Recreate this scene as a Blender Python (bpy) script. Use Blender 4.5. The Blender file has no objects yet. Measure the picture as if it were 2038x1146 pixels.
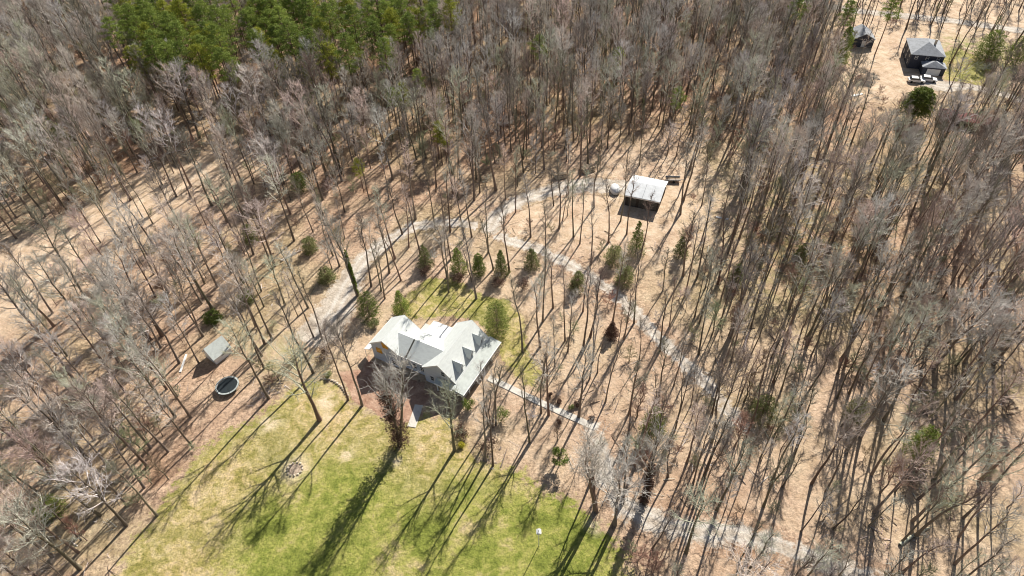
import bpy, bmesh, math, random
import numpy as np
from mathutils import Vector, Matrix

# ------------------------------------------------------------------ camera, sky, sun, exposure
W, HH, F, CAMH = 2038.0, 1146.0, 1290.0, 95.0
SUN_AZ, SUN_EL = 60.0, 39.0
sc = bpy.context.scene
COL = sc.collection
_n = np.array([1080 - 1019.0, 1870 - 573.0, F]); _n /= np.linalg.norm(_n)
_up = -_n; _f = np.array([0, 0, 1.0]); _y = _f - _f.dot(_up) * _up; _y /= np.linalg.norm(_y)
RR = np.array([np.cross(_y, _up), _y, _up])          # camera (x right, y down, z forward) -> world

def P(px, py, z=0.0):
    """the point at height z that the photograph shows at pixel px, py"""
    r = RR @ np.array([px - 1019.0, py - 573.0, F]); t = (z - CAMH) / r[2]
    return Vector((r[0] * t, r[1] * t, z))

def proj(p):
    c = RR.T @ (np.array(p, float) - [0, 0, CAMH])
    return 1019 + F * c[0] / c[2], 573 + F * c[1] / c[2]

cam_d = bpy.data.cameras.new("camera"); cam = bpy.data.objects.new("camera", cam_d); COL.objects.link(cam)
cam_d.sensor_width = 36; cam_d.lens = 36 * F / W; cam_d.clip_end = 3000; cam_d.clip_start = 1
cx, cy, cz = RR[:, 0], -RR[:, 1], -RR[:, 2]
cam.matrix_world = Matrix(((cx[0], cy[0], cz[0], 0), (cx[1], cy[1], cz[1], 0), (cx[2], cy[2], cz[2], CAMH), (0, 0, 0, 1)))
sc.camera = cam

world = bpy.data.worlds.new("World"); sc.world = world; world.use_nodes = True
nt = world.node_tree; nt.nodes.clear()
sky = nt.nodes.new("ShaderNodeTexSky"); sky.sky_type = 'NISHITA'; sky.sun_disc = False
sky.sun_elevation = math.radians(SUN_EL); sky.sun_rotation = math.radians(90 - SUN_AZ)
bg = nt.nodes.new("ShaderNodeBackground"); bg.inputs[1].default_value = 0.05
wo = nt.nodes.new("ShaderNodeOutputWorld")
nt.links.new(sky.outputs[0], bg.inputs[0]); nt.links.new(bg.outputs[0], wo.inputs[0])
sd = bpy.data.lights.new("sun", 'SUN'); sd.energy = 5.0; sd.angle = math.radians(0.5); sd.color = (1.0, 0.95, 0.87)
sun = bpy.data.objects.new("sun", sd); COL.objects.link(sun)
a, e = math.radians(SUN_AZ), math.radians(SUN_EL)
sdir = Vector((math.cos(a) * math.cos(e), math.sin(a) * math.cos(e), math.sin(e)))
sun.rotation_euler = sdir.to_track_quat('Z', 'Y').to_euler(); sun.location = sdir * 300
vs = sc.view_settings; vs.view_transform = 'Standard'; vs.look = 'None'; vs.exposure = 0.63; vs.gamma = 1; vs.use_curve_mapping = False
sc.cycles.filter_width = 1.05; sc.cycles.max_bounces = 5; sc.cycles.diffuse_bounces = 2

# ------------------------------------------------------------------ helpers
rnd = random.Random(11)
rs = np.random.RandomState(5)

def link(o, parent=None):
    COL.objects.link(o)
    if parent: o.parent = parent
    return o

def tag(o, label=None, cat=None, group=None, kind=None):
    if label: o['label'] = label
    if cat: o['category'] = cat
    if group: o['group'] = group
    if kind: o['kind'] = kind
    return o

def empty(name, loc, rz=0, label=None, cat=None, group=None):
    o = bpy.data.objects.new(name, None); o.location = loc; o.rotation_euler = (0, 0, rz); o.empty_display_size = .5
    link(o); return tag(o, label, cat, group)

def mesh_np(name, v, polys, mat, smooth=False):
    """polys: list of (n,k) int arrays"""
    m = bpy.data.meshes.new(name); v = np.asarray(v, np.float32)
    m.vertices.add(len(v)); m.vertices.foreach_set("co", v.ravel())
    tot = sum(len(p) for p in polys); nl = sum(p.size for p in polys)
    m.loops.add(nl); m.polygons.add(tot)
    li = np.concatenate([p.ravel() for p in polys]).astype(np.int32)
    ks = np.concatenate([np.full(len(p), p.shape[1]) for p in polys])
    st = np.concatenate([[0], np.cumsum(ks)[:-1]]).astype(np.int32)
    m.loops.foreach_set("vertex_index", li); m.polygons.foreach_set("loop_start", st)
    if smooth: m.polygons.foreach_set("use_smooth", np.ones(tot, bool))
    m.update(calc_edges=True); m.validate()
    for x in (mat if isinstance(mat, (list, tuple)) else [mat]): m.materials.append(x)
    return m

class MB:
    def __init__(s): s.bm = bmesh.new()
    def box(s, x0, x1, y0, y1, z0, z1, bev=0):
        r = bmesh.ops.create_cube(s.bm, size=1)['verts']
        for v in r: v.co = Vector(((x0 + x1) / 2 + v.co.x * (x1 - x0), (y0 + y1) / 2 + v.co.y * (y1 - y0), (z0 + z1) / 2 + v.co.z * (z1 - z0)))
        if bev: bmesh.ops.bevel(s.bm, geom=list({e for v in r for e in v.link_edges}), offset=bev, segments=2, affect='EDGES')
        return s
    def poly_prism(s, pts, d):
        """closed planar loop pts extruded by vector d"""
        a = [s.bm.verts.new(p) for p in pts]; b = [s.bm.verts.new(Vector(p) + Vector(d)) for p in pts]
        s.bm.faces.new(a); s.bm.faces.new(b[::-1]); n = len(a)
        for i in range(n): s.bm.faces.new((a[i], b[i], b[(i + 1) % n], a[(i + 1) % n]))
        return s
    def tube(s, pts, rad, n=6):
        pts = [Vector(p) for p in pts]; rings = []
        if not hasattr(rad, '__len__'): rad = [rad] * len(pts)
        for i, p in enumerate(pts):
            d = (pts[min(i + 1, len(pts) - 1)] - pts[max(i - 1, 0)]).normalized()
            x = d.orthogonal().normalized(); y = d.cross(x)
            rings.append([s.bm.verts.new(p + (x * math.cos(k * 2 * math.pi / n) + y * math.sin(k * 2 * math.pi / n)) * rad[i]) for k in range(n)])
        for q, w in zip(rings, rings[1:]):
            for k in range(n): s.bm.faces.new((q[k], q[(k + 1) % n], w[(k + 1) % n], w[k]))
        s.bm.faces.new(rings[0][::-1]); s.bm.faces.new(rings[-1]); return s
    def disc(s, c, r, z0, z1, n=32):
        bmesh.ops.create_cone(s.bm, cap_ends=True, segments=n, radius1=r, radius2=r, depth=z1 - z0, matrix=Matrix.Translation((c[0], c[1], (z0 + z1) / 2))); return s
    def blob(s, c, r, jag=.25, sub=2, seed=0):
        q = random.Random(seed); vv = bmesh.ops.create_icosphere(s.bm, subdivisions=sub, radius=1)['verts']
        for v in vv:
            k = 1 + q.uniform(-jag, jag); v.co = Vector((c[0] + v.co.x * r[0] * k, c[1] + v.co.y * r[1] * k, c[2] + v.co.z * r[2] * k))
        return s
    def build(s, name, mat, parent=None, smooth=False):
        bmesh.ops.recalc_face_normals(s.bm, faces=s.bm.faces)
        m = bpy.data.meshes.new(name); s.bm.to_mesh(m); s.bm.free(); m.materials.append(mat)
        if smooth: m.polygons.foreach_set("use_smooth", [True] * len(m.polygons))
        return link(bpy.data.objects.new(name, m), parent)

# ------------------------------------------------------------------ materials
def ramp(nt, fac, stops):
    r = nt.nodes.new("ShaderNodeValToRGB"); el = r.color_ramp.elements
    while len(el) > 1: el.remove(el[-1])
    el[0].position = stops[0][0]; el[0].color = (*stops[0][1], 1)
    for p, c in stops[1:]: x = el.new(p); x.color = (*c, 1)
    nt.links.new(fac, r.inputs[0]); return r.outputs[0]

def noise(nt, vec, scale, detail=4, rough=.6, dist=0):
    n = nt.nodes.new("ShaderNodeTexNoise"); n.inputs['Scale'].default_value = scale; n.inputs['Detail'].default_value = detail
    n.inputs['Roughness'].default_value = rough; n.inputs['Distortion'].default_value = dist
    nt.links.new(vec, n.inputs['Vector']); return n.outputs['Fac']

def mixc(nt, fac, a, b, mode='MIX'):
    m = nt.nodes.new("ShaderNodeMix"); m.data_type = 'RGBA'; m.blend_type = mode
    for s, v in ((m.inputs[0], fac), (m.inputs[6], a), (m.inputs[7], b)):
        if isinstance(v, (int, float)): s.default_value = v
        elif isinstance(v, tuple): s.default_value = (*v, 1)
        else: nt.links.new(v, s)
    return m.outputs[2]

def mathn(nt, op, a, b=None, c=None, clamp=False):
    m = nt.nodes.new("ShaderNodeMath"); m.operation = op; m.use_clamp = clamp
    for i, v in enumerate((a, b, c)):
        if v is None: continue
        if isinstance(v, (int, float)): m.inputs[i].default_value = v
        else: nt.links.new(v, m.inputs[i])
    return m.outputs[0]

def newmat(name, rough=.8, spec=.3):
    m = bpy.data.materials.new(name); m.use_nodes = True; nt = m.node_tree; b = nt.nodes["Principled BSDF"]
    b.inputs['Roughness'].default_value = rough; b.inputs['Specular IOR Level'].default_value = spec
    return m, nt, b

def simple(name, c, rough=.6, spec=.3, var=.12, scale=2.0, metal=0, c2=None, streak=None):
    m, nt, b = newmat(name, rough, spec); tc = nt.nodes.new("ShaderNodeTexCoord").outputs['Object']
    if streak:
        mp = nt.nodes.new("ShaderNodeMapping"); mp.inputs['Scale'].default_value = streak; nt.links.new(tc, mp.inputs[0]); tc = mp.outputs[0]
    n = noise(nt, tc, scale, 5)
    d = c2 or tuple(x * (1 - 2.2 * var) for x in c); l = tuple(min(1, x * (1 + var)) for x in c)
    col = ramp(nt, n, [(.32, d), (.55, c), (.75, l)]); nt.links.new(col, b.inputs['Base Color']); b.inputs['Metallic'].default_value = metal
    return m

# litter colour shared by the ground and the frayed edges of everything lying on it
LG = bpy.data.node_groups.new("leaf_litter", 'ShaderNodeTree')
LG.interface.new_socket("Vector", in_out='INPUT', socket_type='NodeSocketVector')
LG.interface.new_socket("Color", in_out='OUTPUT', socket_type='NodeSocketColor')
gi = LG.nodes.new("NodeGroupInput"); go = LG.nodes.new("NodeGroupOutput"); gv = gi.outputs[0]
big = noise(LG, gv, .035, 3, .6, .5); mid = noise(LG, gv, .22, 5, .65, .6); fine = noise(LG, gv, 1.6, 6, .75, .4)
c1 = ramp(LG, mid, [(.30, (.19, .115, .075)), (.42, (.38, .255, .165)), (.54, (.53, .38, .265)), (.68, (.70, .54, .39))])
c2 = ramp(LG, big, [(.35, (.44, .275, .18)), (.45, (.57, .41, .30)), (.54, (.54, .43, .28)), (.64, (.41, .36, .20))])
c3 = mixc(LG, .5, c1, c2)
c4 = mixc(LG, .9, c3, ramp(LG, fine, [(.34, (.34, .31, .29)), (.46, (.78, .76, .74)), (.56, (1.08, 1.06, 1.03)), (.68, (1.42, 1.38, 1.32))]), 'MULTIPLY')
mp = LG.nodes.new("ShaderNodeMapping"); mp.inputs['Scale'].default_value = (1, 5.5, 1); mp.inputs['Rotation'].default_value = (0, 0, .9); LG.links.new(gv, mp.inputs[0])
tw = noise(LG, mp.outputs[0], 1.1, 5, .7, 1.2)
c5 = mixc(LG, mathn(LG, 'MULTIPLY', ramp(LG, tw, [(.56, (0, 0, 0)), (.64, (1, 1, 1))]), .65), c4, (.24, .17, .13))
c6 = mixc(LG, mathn(LG, 'MULTIPLY', ramp(LG, noise(LG, gv, .55, 6, .8, .3), [(.60, (0, 0, 0)), (.70, (1, 1, 1))]), .5), c5, (.70, .60, .46))
LG.links.new(c6, go.inputs[0])

def litter(nt, vec):
    g = nt.nodes.new("ShaderNodeGroup"); g.node_tree = LG; nt.links.new(vec, g.inputs[0]); return g.outputs[0]

def ground_mat(name, colfn, edge=True):
    m, nt, b = newmat(name, .95, .1)
    pos = nt.nodes.new("ShaderNodeNewGeometry").outputs['Position']
    col = colfn(nt, pos)
    if edge:
        at = nt.nodes.new("ShaderNodeAttribute"); at.attribute_name = 'm'
        k = mathn(nt, 'ADD', at.outputs['Fac'], mathn(nt, 'MULTIPLY', mathn(nt, 'SUBTRACT', noise(nt, pos, .8, 6, .7), .5), 1.5))
        k = ramp(nt, k, [(.42, (0, 0, 0)), (.6, (1, 1, 1))])
        col = mixc(nt, k, litter(nt, pos), col)
    nt.links.new(col, b.inputs['Base Color'])
    bp = nt.nodes.new("ShaderNodeBump"); bp.inputs['Strength'].default_value = .9; bp.inputs['Distance'].default_value = .30
    nt.links.new(noise(nt, pos, 1.7, 7, .72), bp.inputs['Height']); nt.links.new(bp.outputs[0], b.inputs['Normal'])
    return m

def attr(nt, n):
    x = nt.nodes.new("ShaderNodeAttribute"); x.attribute_name = n; return x.outputs['Fac']

def col_ground(nt, pos):
    l = litter(nt, pos)
    st = ramp(nt, noise(nt, pos, .5, 6, .7, .5), [(.3, (.44, .31, .19)), (.48, (.64, .48, .335)), (.7, (.78, .64, .48))])
    k = mathn(nt, 'MULTIPLY', attr(nt, 'straw'), ramp(nt, noise(nt, pos, .18, 5, .65), [(.28, (0.1, 0.1, 0.1)), (.55, (1, 1, 1))]))
    l = mixc(nt, k, l, st)
    dk = mixc(nt, 1.0, l, (.82, .78, .74), 'MULTIPLY')                  # darker leaf litter in the woods, more so with distance
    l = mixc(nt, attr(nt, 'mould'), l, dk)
    gr = mathn(nt, 'MULTIPLY', attr(nt, 'moss'), ramp(nt, noise(nt, pos, .3, 5, .7), [(.42, (0, 0, 0)), (.6, (1, 1, 1))]))
    return mixc(nt, gr, l, (.30, .30, .11))

def col_lawn(nt, pos):
    n1 = noise(nt, pos, .09, 5, .65, .6); n2 = noise(nt, pos, .45, 6, .7, .8); n3 = noise(nt, pos, 2.2, 5, .75)
    g = ramp(nt, mathn(nt, 'ADD', mathn(nt, 'MULTIPLY', n1, .6), mathn(nt, 'MULTIPLY', n2, .4)),
             [(.38, (.125, .145, .03)), (.46, (.215, .242, .05)), (.53, (.335, .325, .09)), (.60, (.45, .375, .17)), (.66, (.56, .44, .26))])
    dry = ramp(nt, n2, [(.38, (.31, .26, .085)), (.5, (.49, .375, .18)), (.62, (.63, .48, .30))])
    g = mixc(nt, mathn(nt, 'MULTIPLY', attr(nt, 'dry'), ramp(nt, n1, [(.3, (.35, .35, .35)), (.6, (1, 1, 1))])), g, dry)
    g = mixc(nt, 1.0, g, ramp(nt, n3, [(.32, (.5, .55, .45)), (.5, (.98, .98, .98)), (.68, (1.3, 1.26, 1.15))]), 'MULTIPLY')
    g = mixc(nt, mathn(nt, 'MULTIPLY', attr(nt, 'grey'), ramp(nt, n2, [(.3, (.2, .2, .2)), (.6, (.9, .9, .9))])), g, (.40, .37, .29))
    g = mixc(nt, mathn(nt, 'MULTIPLY', mathn(nt, 'MULTIPLY', attr(nt, 'sand'), .75), ramp(nt, n2, [(.36, (0, 0, 0)), (.5, (1, 1, 1))])), g, (.74, .60, .42))
    return mixc(nt, ramp(nt, noise(nt, pos, .8, 6, .85), [(.66, (0, 0, 0)), (.74, (.8, .8, .8))]), g, (.72, .60, .42))

def col_gravel(nt, pos):
    n = noise(nt, pos, .35, 6, .7, .5); f = noise(nt, pos, 4, 5, .8)
    c = ramp(nt, n, [(.34, (.38, .31, .24)), (.5, (.53, .455, .37)), (.66, (.70, .62, .52))])
    c = mixc(nt, 1.0, c, ramp(nt, f, [(.3, (.6, .6, .6)), (.6, (1.12, 1.12, 1.12))]), 'MULTIPLY')
    return mixc(nt, mathn(nt, 'MULTIPLY', attr(nt, 'rut'), ramp(nt, n, [(.35, (.2, .2, .2)), (.55, (.65, .65, .65))])), c, (.72, .68, .62))

def col_mulch(nt, pos):
    n = noise(nt, pos, .6, 6, .75, .5)
    return ramp(nt, n, [(.3, (.24, .13, .085)), (.5, (.42, .26, .18)), (.68, (.56, .39, .28))])

M = {}
M['ground'] = ground_mat("leaf_litter_ground", col_ground, False)
M['lawn'] = ground_mat("patchy_lawn", col_lawn)
M['gravel'] = ground_mat("gravel", col_gravel)
M['mulch'] = ground_mat("mulch", col_mulch)
M['concrete'] = simple("concrete", (.62, .58, .51), .85, .2, .1, .8)
M['roof'] = simple("pale_roof", (.66, .685, .65), .62, .35, .05, 1.2, streak=(1, 1, 4))
M['porchroof'] = simple("porch_roofing", (.47, .50, .465), .65, .3, .08, 1.2)
M['roofdark'] = simple("dark_strip", (.09, .085, .075), .7, .2)
M['trim'] = simple("white_trim", (.82, .82, .80), .5, .3, .03)
M['siding'] = simple("pale_siding", (.56, .60, .66), .7, .2, .05, .5, streak=(1, 1, 9))
M['deck'] = simple("white_deck", (.86, .85, .82), .7, .2, .03, .6)
M['orange'] = simple("amber_pane", (.85, .42, .03), .35, .5, .1, 3)
M['glass'] = simple("dark_glass", (.045, .055, .065), .12, .6, .1)
M['wood'] = simple("weathered_wood", (.36, .27, .19), .85, .1, .2, 1.5, streak=(1, 8, 1))
M['darkwood'] = simple("dark_timber", (.07, .06, .052), .85, .1, .2, 1.5)
M['tin'] = simple("galvanised_roof", (.64, .66, .67), .5, .4, .08, .8)
M['slate'] = simple("grey_shingle", (.36, .375, .395), .8, .2, .12, .9)
M['navy'] = simple("dark_blue_siding", (.055, .062, .085), .75, .2, .1)
M['red'] = simple("red_tin", (.40, .15, .13), .6, .3, .15, .5)
M['carwhite'] = simple("white_paint", (.80, .81, .82), .25, .6, .02)
M['rubber'] = simple("rubber", (.03, .03, .03), .8, .2)
M['mat'] = simple("trampoline_mat", (.018, .026, .030), .6, .3)
M['pad'] = simple("trampoline_pad", (.42, .46, .44), .6, .3, .15, 3)
M['steel'] = simple("steel", (.5, .52, .53), .4, .5)
M['stone'] = simple("field_stone", (.66, .56, .44), .9, .15, .2, 2.5)
M['tarp'] = simple("pale_tarp", (.80, .80, .78), .5, .3, .06, 1.5)
M['ash'] = simple("ash", (.42, .33, .25), .95, .05, .3, 3)
M['logs'] = simple("cut_logs", (.66, .52, .36), .9, .1, .25, 2)
M['greentin'] = simple("grey_green_roof", (.64, .68, .64), .6, .3, .08)

def bark(name, c, lo, spread=.35):
    m, nt, b = newmat(name, .9, .1)
    oi = nt.nodes.new("ShaderNodeObjectInfo").outputs['Random']; ri = nt.nodes.new("ShaderNodeNewGeometry").outputs['Random Per Island']
    f = mathn(nt, 'ADD', mathn(nt, 'MULTIPLY', oi, .6), mathn(nt, 'MULTIPLY', ri, .4))
    col = ramp(nt, f, [(0, lo), (.5, c), (1, tuple(min(1, x * (1 + spread)) for x in c))])
    tint = ramp(nt, mathn(nt, 'FRACT', mathn(nt, 'MULTIPLY', oi, 7.31)), [(0, (1.15, .95, .92)), (.25, (1.05, 1, .98)), (.45, (.80, .80, .78)), (.62, (.93, 1.03, .84)), (.8, (.98, .98, 1.06)), (1, (1.1, 1.08, 1.05))])
    nt.links.new(mixc(nt, 1.0, col, tint, 'MULTIPLY'), b.inputs['Base Color']); return m
M['bark'] = bark("trunk_bark", (.21, .172, .138), (.10, .08, .064))
M['twig'] = bark("grey_twigs", (.53, .50, .445), (.33, .30, .26))
M['twigpale'] = bark("pale_pink_twigs", (.62, .565, .52), (.42, .37, .335))
M['twigdark'] = bark("dark_twigs", (.27, .235, .205), (.15, .125, .105))
M['twigolive'] = bark("olive_twigs", (.34, .35, .22), (.20, .20, .12))
M['twigbrown'] = bark("brown_twigs", (.33, .22, .17), (.18, .11, .09))
M['pinebark'] = bark("pine_bark", (.16, .105, .08), (.09, .06, .05))

def leafmat(name, stops):
    m, nt, b = newmat(name, .7, .2)
    g = nt.nodes.new("ShaderNodeNewGeometry"); oi = nt.nodes.new("ShaderNodeObjectInfo").outputs['Random']
    tc = nt.nodes.new("ShaderNodeTexCoord").outputs['Object']
    f = mathn(nt, 'ADD', mathn(nt, 'MULTIPLY', g.outputs['Random Per Island'], .45), mathn(nt, 'MULTIPLY', noise(nt, tc, .9, 3), .55))
    f = mathn(nt, 'ADD', f, mathn(nt, 'MULTIPLY', mathn(nt, 'SUBTRACT', oi, .5), .30))
    nt.links.new(ramp(nt, f, stops), b.inputs['Base Color'])
    tr = nt.nodes.new("ShaderNodeBsdfTranslucent"); nt.links.new(ramp(nt, f, stops), tr.inputs[0])
    mx = nt.nodes.new("ShaderNodeMixShader"); mx.inputs[0].default_value = .30
    nt.links.new(b.outputs[0], mx.inputs[1]); nt.links.new(tr.outputs[0], mx.inputs[2]); nt.links.new(mx.outputs[0], nt.nodes["Material Output"].inputs[0])
    return m
M['pine'] = leafmat("pine_needles", [(.15, (.08, .12, .027)), (.5, (.21, .275, .055)), (.85, (.38, .44, .10))])
M['pineyellow'] = leafmat("yellow_green_needles", [(.15, (.16, .18, .025)), (.5, (.32, .34, .045)), (.85, (.48, .48, .08))])
M['cedar'] = leafmat("dark_evergreen", [(.15, (.065, .095, .022)), (.5, (.165, .215, .045)), (.85, (.31, .36, .085))])
M['olive'] = leafmat("olive_foliage", [(.15, (.11, .13, .04)), (.5, (.24, .26, .10)), (.85, (.38, .40, .17))])
M['brown'] = leafmat("brown_foliage", [(.15, (.05, .03, .025)), (.5, (.13, .075, .055)), (.85, (.24, .15, .11))])
M['yellow'] = leafmat("yellow_bloom", [(.15, (.4, .36, .04)), (.5, (.6, .55, .06)), (.85, (.75, .7, .15))])

# ------------------------------------------------------------------ the ground and what lies on it
def sd_poly(X, Y, pts):
    x = X.ravel(); y = Y.ravel(); ins = np.zeros(x.shape, bool); d = np.full(x.shape, 1e9); n = len(pts)
    for i in range(n):
        ax, ay = pts[i][0], pts[i][1]; bx, by = pts[(i + 1) % n][0], pts[(i + 1) % n][1]
        t = np.clip(((x - ax) * (bx - ax) + (y - ay) * (by - ay)) / ((bx - ax) ** 2 + (by - ay) ** 2 + 1e-9), 0, 1)
        d = np.minimum(d, np.hypot(x - ax - t * (bx - ax), y - ay - t * (by - ay)))
        c = ((ay > y) != (by > y)) & (x < (bx - ax) * (y - ay) / (by - ay + 1e-12) + ax); ins ^= c
    return np.where(ins, d, -d).reshape(X.shape)

def sd_strip(X, Y, pts, ws):
    best = np.full(X.shape, -1e9)
    for i in range(len(pts) - 1):
        ax, ay = pts[i][0], pts[i][1]; bx, by = pts[i + 1][0], pts[i + 1][1]
        t = np.clip(((X - ax) * (bx - ax) + (Y - ay) * (by - ay)) / ((bx - ax) ** 2 + (by - ay) ** 2), 0, 1)
        best = np.maximum(best, (ws[i] * (1 - t) + ws[i + 1] * t) / 2 - np.hypot(X - ax - t * (bx - ax), Y - ay - t * (by - ay)))
    return best

PX = lambda L: [tuple(P(x, y)[:2]) for x, y in L]
LAWN = PX([(225, 1160), (262, 1085), (300, 1040), (345, 968), (392, 905), (440, 862), (500, 838), (545, 800), (590, 768), (640, 752), (680, 770), (696, 800),
           (740, 822), (800, 840), (845, 822), (900, 835), (925, 880), (950, 915), (1000, 925), (1050, 945), (1085, 985), (1150, 1000), (1185, 1035), (1225, 1080), (1270, 1160), (1310, 1300), (150, 1300)])
BACK = PX([(795, 636), (782, 612), (822, 575), (850, 552), (900, 556), (960, 590), (1010, 596), (1040, 630), (1045, 680), (1075, 740), (1060, 770), (1020, 745), (990, 700), (955, 640), (900, 630)])
MULCH = PX([(672, 740), (720, 735), (735, 700), (742, 720), (800, 745), (845, 760), (860, 790), (836, 812), (826, 835), (790, 845), (740, 820), (700, 800), (692, 775)])
FADED = PX([(715, 810), (760, 815), (850, 820), (850, 880), (790, 900), (720, 870)])
DRIVE = [(640, 655, 9), (668, 615, 8), (690, 570, 6.5), (722, 517, 4.4), (775, 475, 3.6), (830, 448, 3.4), (900, 442, 3), (960, 452, 3.2), (1010, 478, 2.9), (1060, 492, 2.8), (1110, 515, 2.8), (1160, 545, 2.8), (1210, 575, 2.8), (1260, 618, 3.2), (1310, 670, 2.8), (1360, 722, 2.8), (1415, 772, 3.0), (1450, 815, 2.6), (1480, 850, 2.2)]
SPUR = [(975, 455, 4), (992, 425, 4.2), (1035, 398, 4.2), (1100, 378, 5), (1165, 368, 6), (1235, 372, 6)]
LOWER = [(1180, 852, 3), (1203, 905, 3.4), (1205, 950, 4.2), (1240, 1005, 5), (1310, 1045, 5.5), (1390, 1058, 5.5), (1460, 1062, 5), (1530, 1078, 4.5), (1600, 1105, 4.2), (1680, 1135, 4), (1790, 1175, 4)]
FARROAD = [(1560, -5, 5), (1700, 22, 5), (1790, 30, 5), (1900, 42, 5), (2038, 62, 5), (2200, 85, 5)]
FARDRIVE = [(1850, 165, 8), (1880, 172, 7), (1930, 172, 3.6), (2000, 188, 3.4), (2110, 225, 3.4)]

def sheet(name, sdf, bounds, z, cell, mat, extra=None, soft=1.2):
    x0, x1, y0, y1 = bounds; xs = np.arange(x0, x1 + cell, cell); ys = np.arange(y0, y1 + cell, cell)
    X, Y = np.meshgrid(xs, ys); d = sdf(X, Y)
    rr = np.random.RandomState(3); nz = sum(a * np.sin(X * f1 + p1) * np.sin(Y * f2 + p2) for a, f1, f2, p1, p2 in [(.35, .9, .8, 1, 2), (.25, 1.9, 2.3, 4, 1), (.3, .4, .5, 3, 0)])
    m = np.clip(.5 + (d + nz * .8) / (2 * soft), 0, 1); keep = m > .12
    idx = -np.ones(X.shape, int); kc = keep[:-1, :-1] & keep[1:, :-1] & keep[:-1, 1:] & keep[1:, 1:]
    used = np.zeros(X.shape, bool); used[:-1, :-1] |= kc; used[1:, :-1] |= kc; used[:-1, 1:] |= kc; used[1:, 1:] |= kc
    idx[used] = np.arange(used.sum()); v = np.stack([X[used], Y[used], np.full(used.sum(), z)], 1)
    q = np.stack([idx[:-1, :-1][kc], idx[:-1, 1:][kc], idx[1:, 1:][kc], idx[1:, :-1][kc]], 1)
    me = mesh_np(name, v, [q], mat)
    at = me.attributes.new('m', 'FLOAT', 'POINT'); at.data.foreach_set('value', m[used].astype(np.float32))
    for k, fn in (extra or {}).items():
        at = me.attributes.new(k, 'FLOAT', 'POINT'); at.data.foreach_set('value', fn(X, Y)[used].astype(np.float32))
    o = link(bpy.data.objects.new(name, me)); tag(o, kind='structure'); return o

def bnd(pts, m=4):
    p = np.array([q[:2] for q in pts]); return p[:, 0].min() - m, p[:, 0].max() + m, p[:, 1].min() - m, p[:, 1].max() + m
def strip_sheet(name, L, z, mat, soft=.8):
    pts = PX([(a, b) for a, b, c in L]); ws = [c for a, b, c in L]
    rut = lambda X, Y: np.exp(-((-sd_strip(X, Y, pts, [0] * len(pts)) - .85) / .35) ** 2)
    return sheet(name, lambda X, Y: sd_strip(X, Y, pts, ws), bnd(pts, 6), z, .4, mat, {'rut': rut}, soft=soft)

def blur_zone(X, Y, L, soft):
    return np.clip(.5 + sd_poly(X, Y, PX(L)) / soft, 0, 1)
STRIP = [(-60, 520), (0, 480), (130, 430), (240, 365), (330, 335), (430, 300), (520, 320), (470, 370), (330, 440), (240, 500), (190, 560), (100, 620), (0, 660), (-60, 690)]
SHEDC = [(960, 400), (1090, 360), (1180, 300), (1300, 280), (1400, 290), (1470, 330), (1460, 470), (1380, 560), (1290, 540), (1150, 500), (1010, 520), (960, 470)]
NEAR = [(470, 700), (620, 560), (720, 470), (960, 440), (1150, 520), (1290, 640), (1280, 900), (1150, 1010), (900, 900), (560, 860)]
FARC = [(1650, -30), (2100, -30), (2100, 110), (1990, 190), (1870, 215), (1700, 210), (1650, 150)]
RIGHTW = [(1250, 560), (1480, 600), (1750, 720), (2000, 900), (2100, 1250), (1250, 1250), (1220, 900)]
xs = np.concatenate([np.arange(-1500, -300, 100), np.arange(-300, 300, 2), np.arange(300, 1501, 100)])
ys = np.concatenate([np.arange(-600, 0, 50), np.arange(0, 420, 2), np.arange(420, 1900, 100)])
X, Y = np.meshgrid(xs, ys); nx, ny = len(xs), len(ys); I = np.arange(nx * ny).reshape(ny, nx)
q = np.stack([I[:-1, :-1].ravel(), I[:-1, 1:].ravel(), I[1:, 1:].ravel(), I[1:, :-1].ravel()], 1)
me = mesh_np("ground", np.stack([X.ravel(), Y.ravel(), np.zeros(X.size)], 1), [q], M['ground'])
straw = np.maximum.reduce([blur_zone(X, Y, STRIP, 12), .9 * blur_zone(X, Y, SHEDC, 14), .45 * blur_zone(X, Y, NEAR, 12), .9 * blur_zone(X, Y, FARC, 14), .35 * blur_zone(X, Y, RIGHTW, 16)])
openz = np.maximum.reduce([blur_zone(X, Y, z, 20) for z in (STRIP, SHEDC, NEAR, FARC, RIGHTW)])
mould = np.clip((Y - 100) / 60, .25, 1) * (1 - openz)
moss = blur_zone(X, Y, [(1430, 330), (1700, 380), (1760, 560), (1650, 640), (1450, 600)], 20) * .5 + blur_zone(X, Y, [(480, 660), (640, 660), (640, 740), (540, 760)], 8) * .6 + blur_zone(X, Y, [(1880, 70), (2038, 90), (1980, 190), (1880, 140)], 8)
for k, v in (('straw', straw), ('mould', mould), ('moss', moss)):
    at = me.attributes.new(k, 'FLOAT', 'POINT'); at.data.foreach_set('value', np.clip(v, 0, 1).ravel().astype(np.float32))
tag(link(bpy.data.objects.new("ground", me)), kind='structure')

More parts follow.
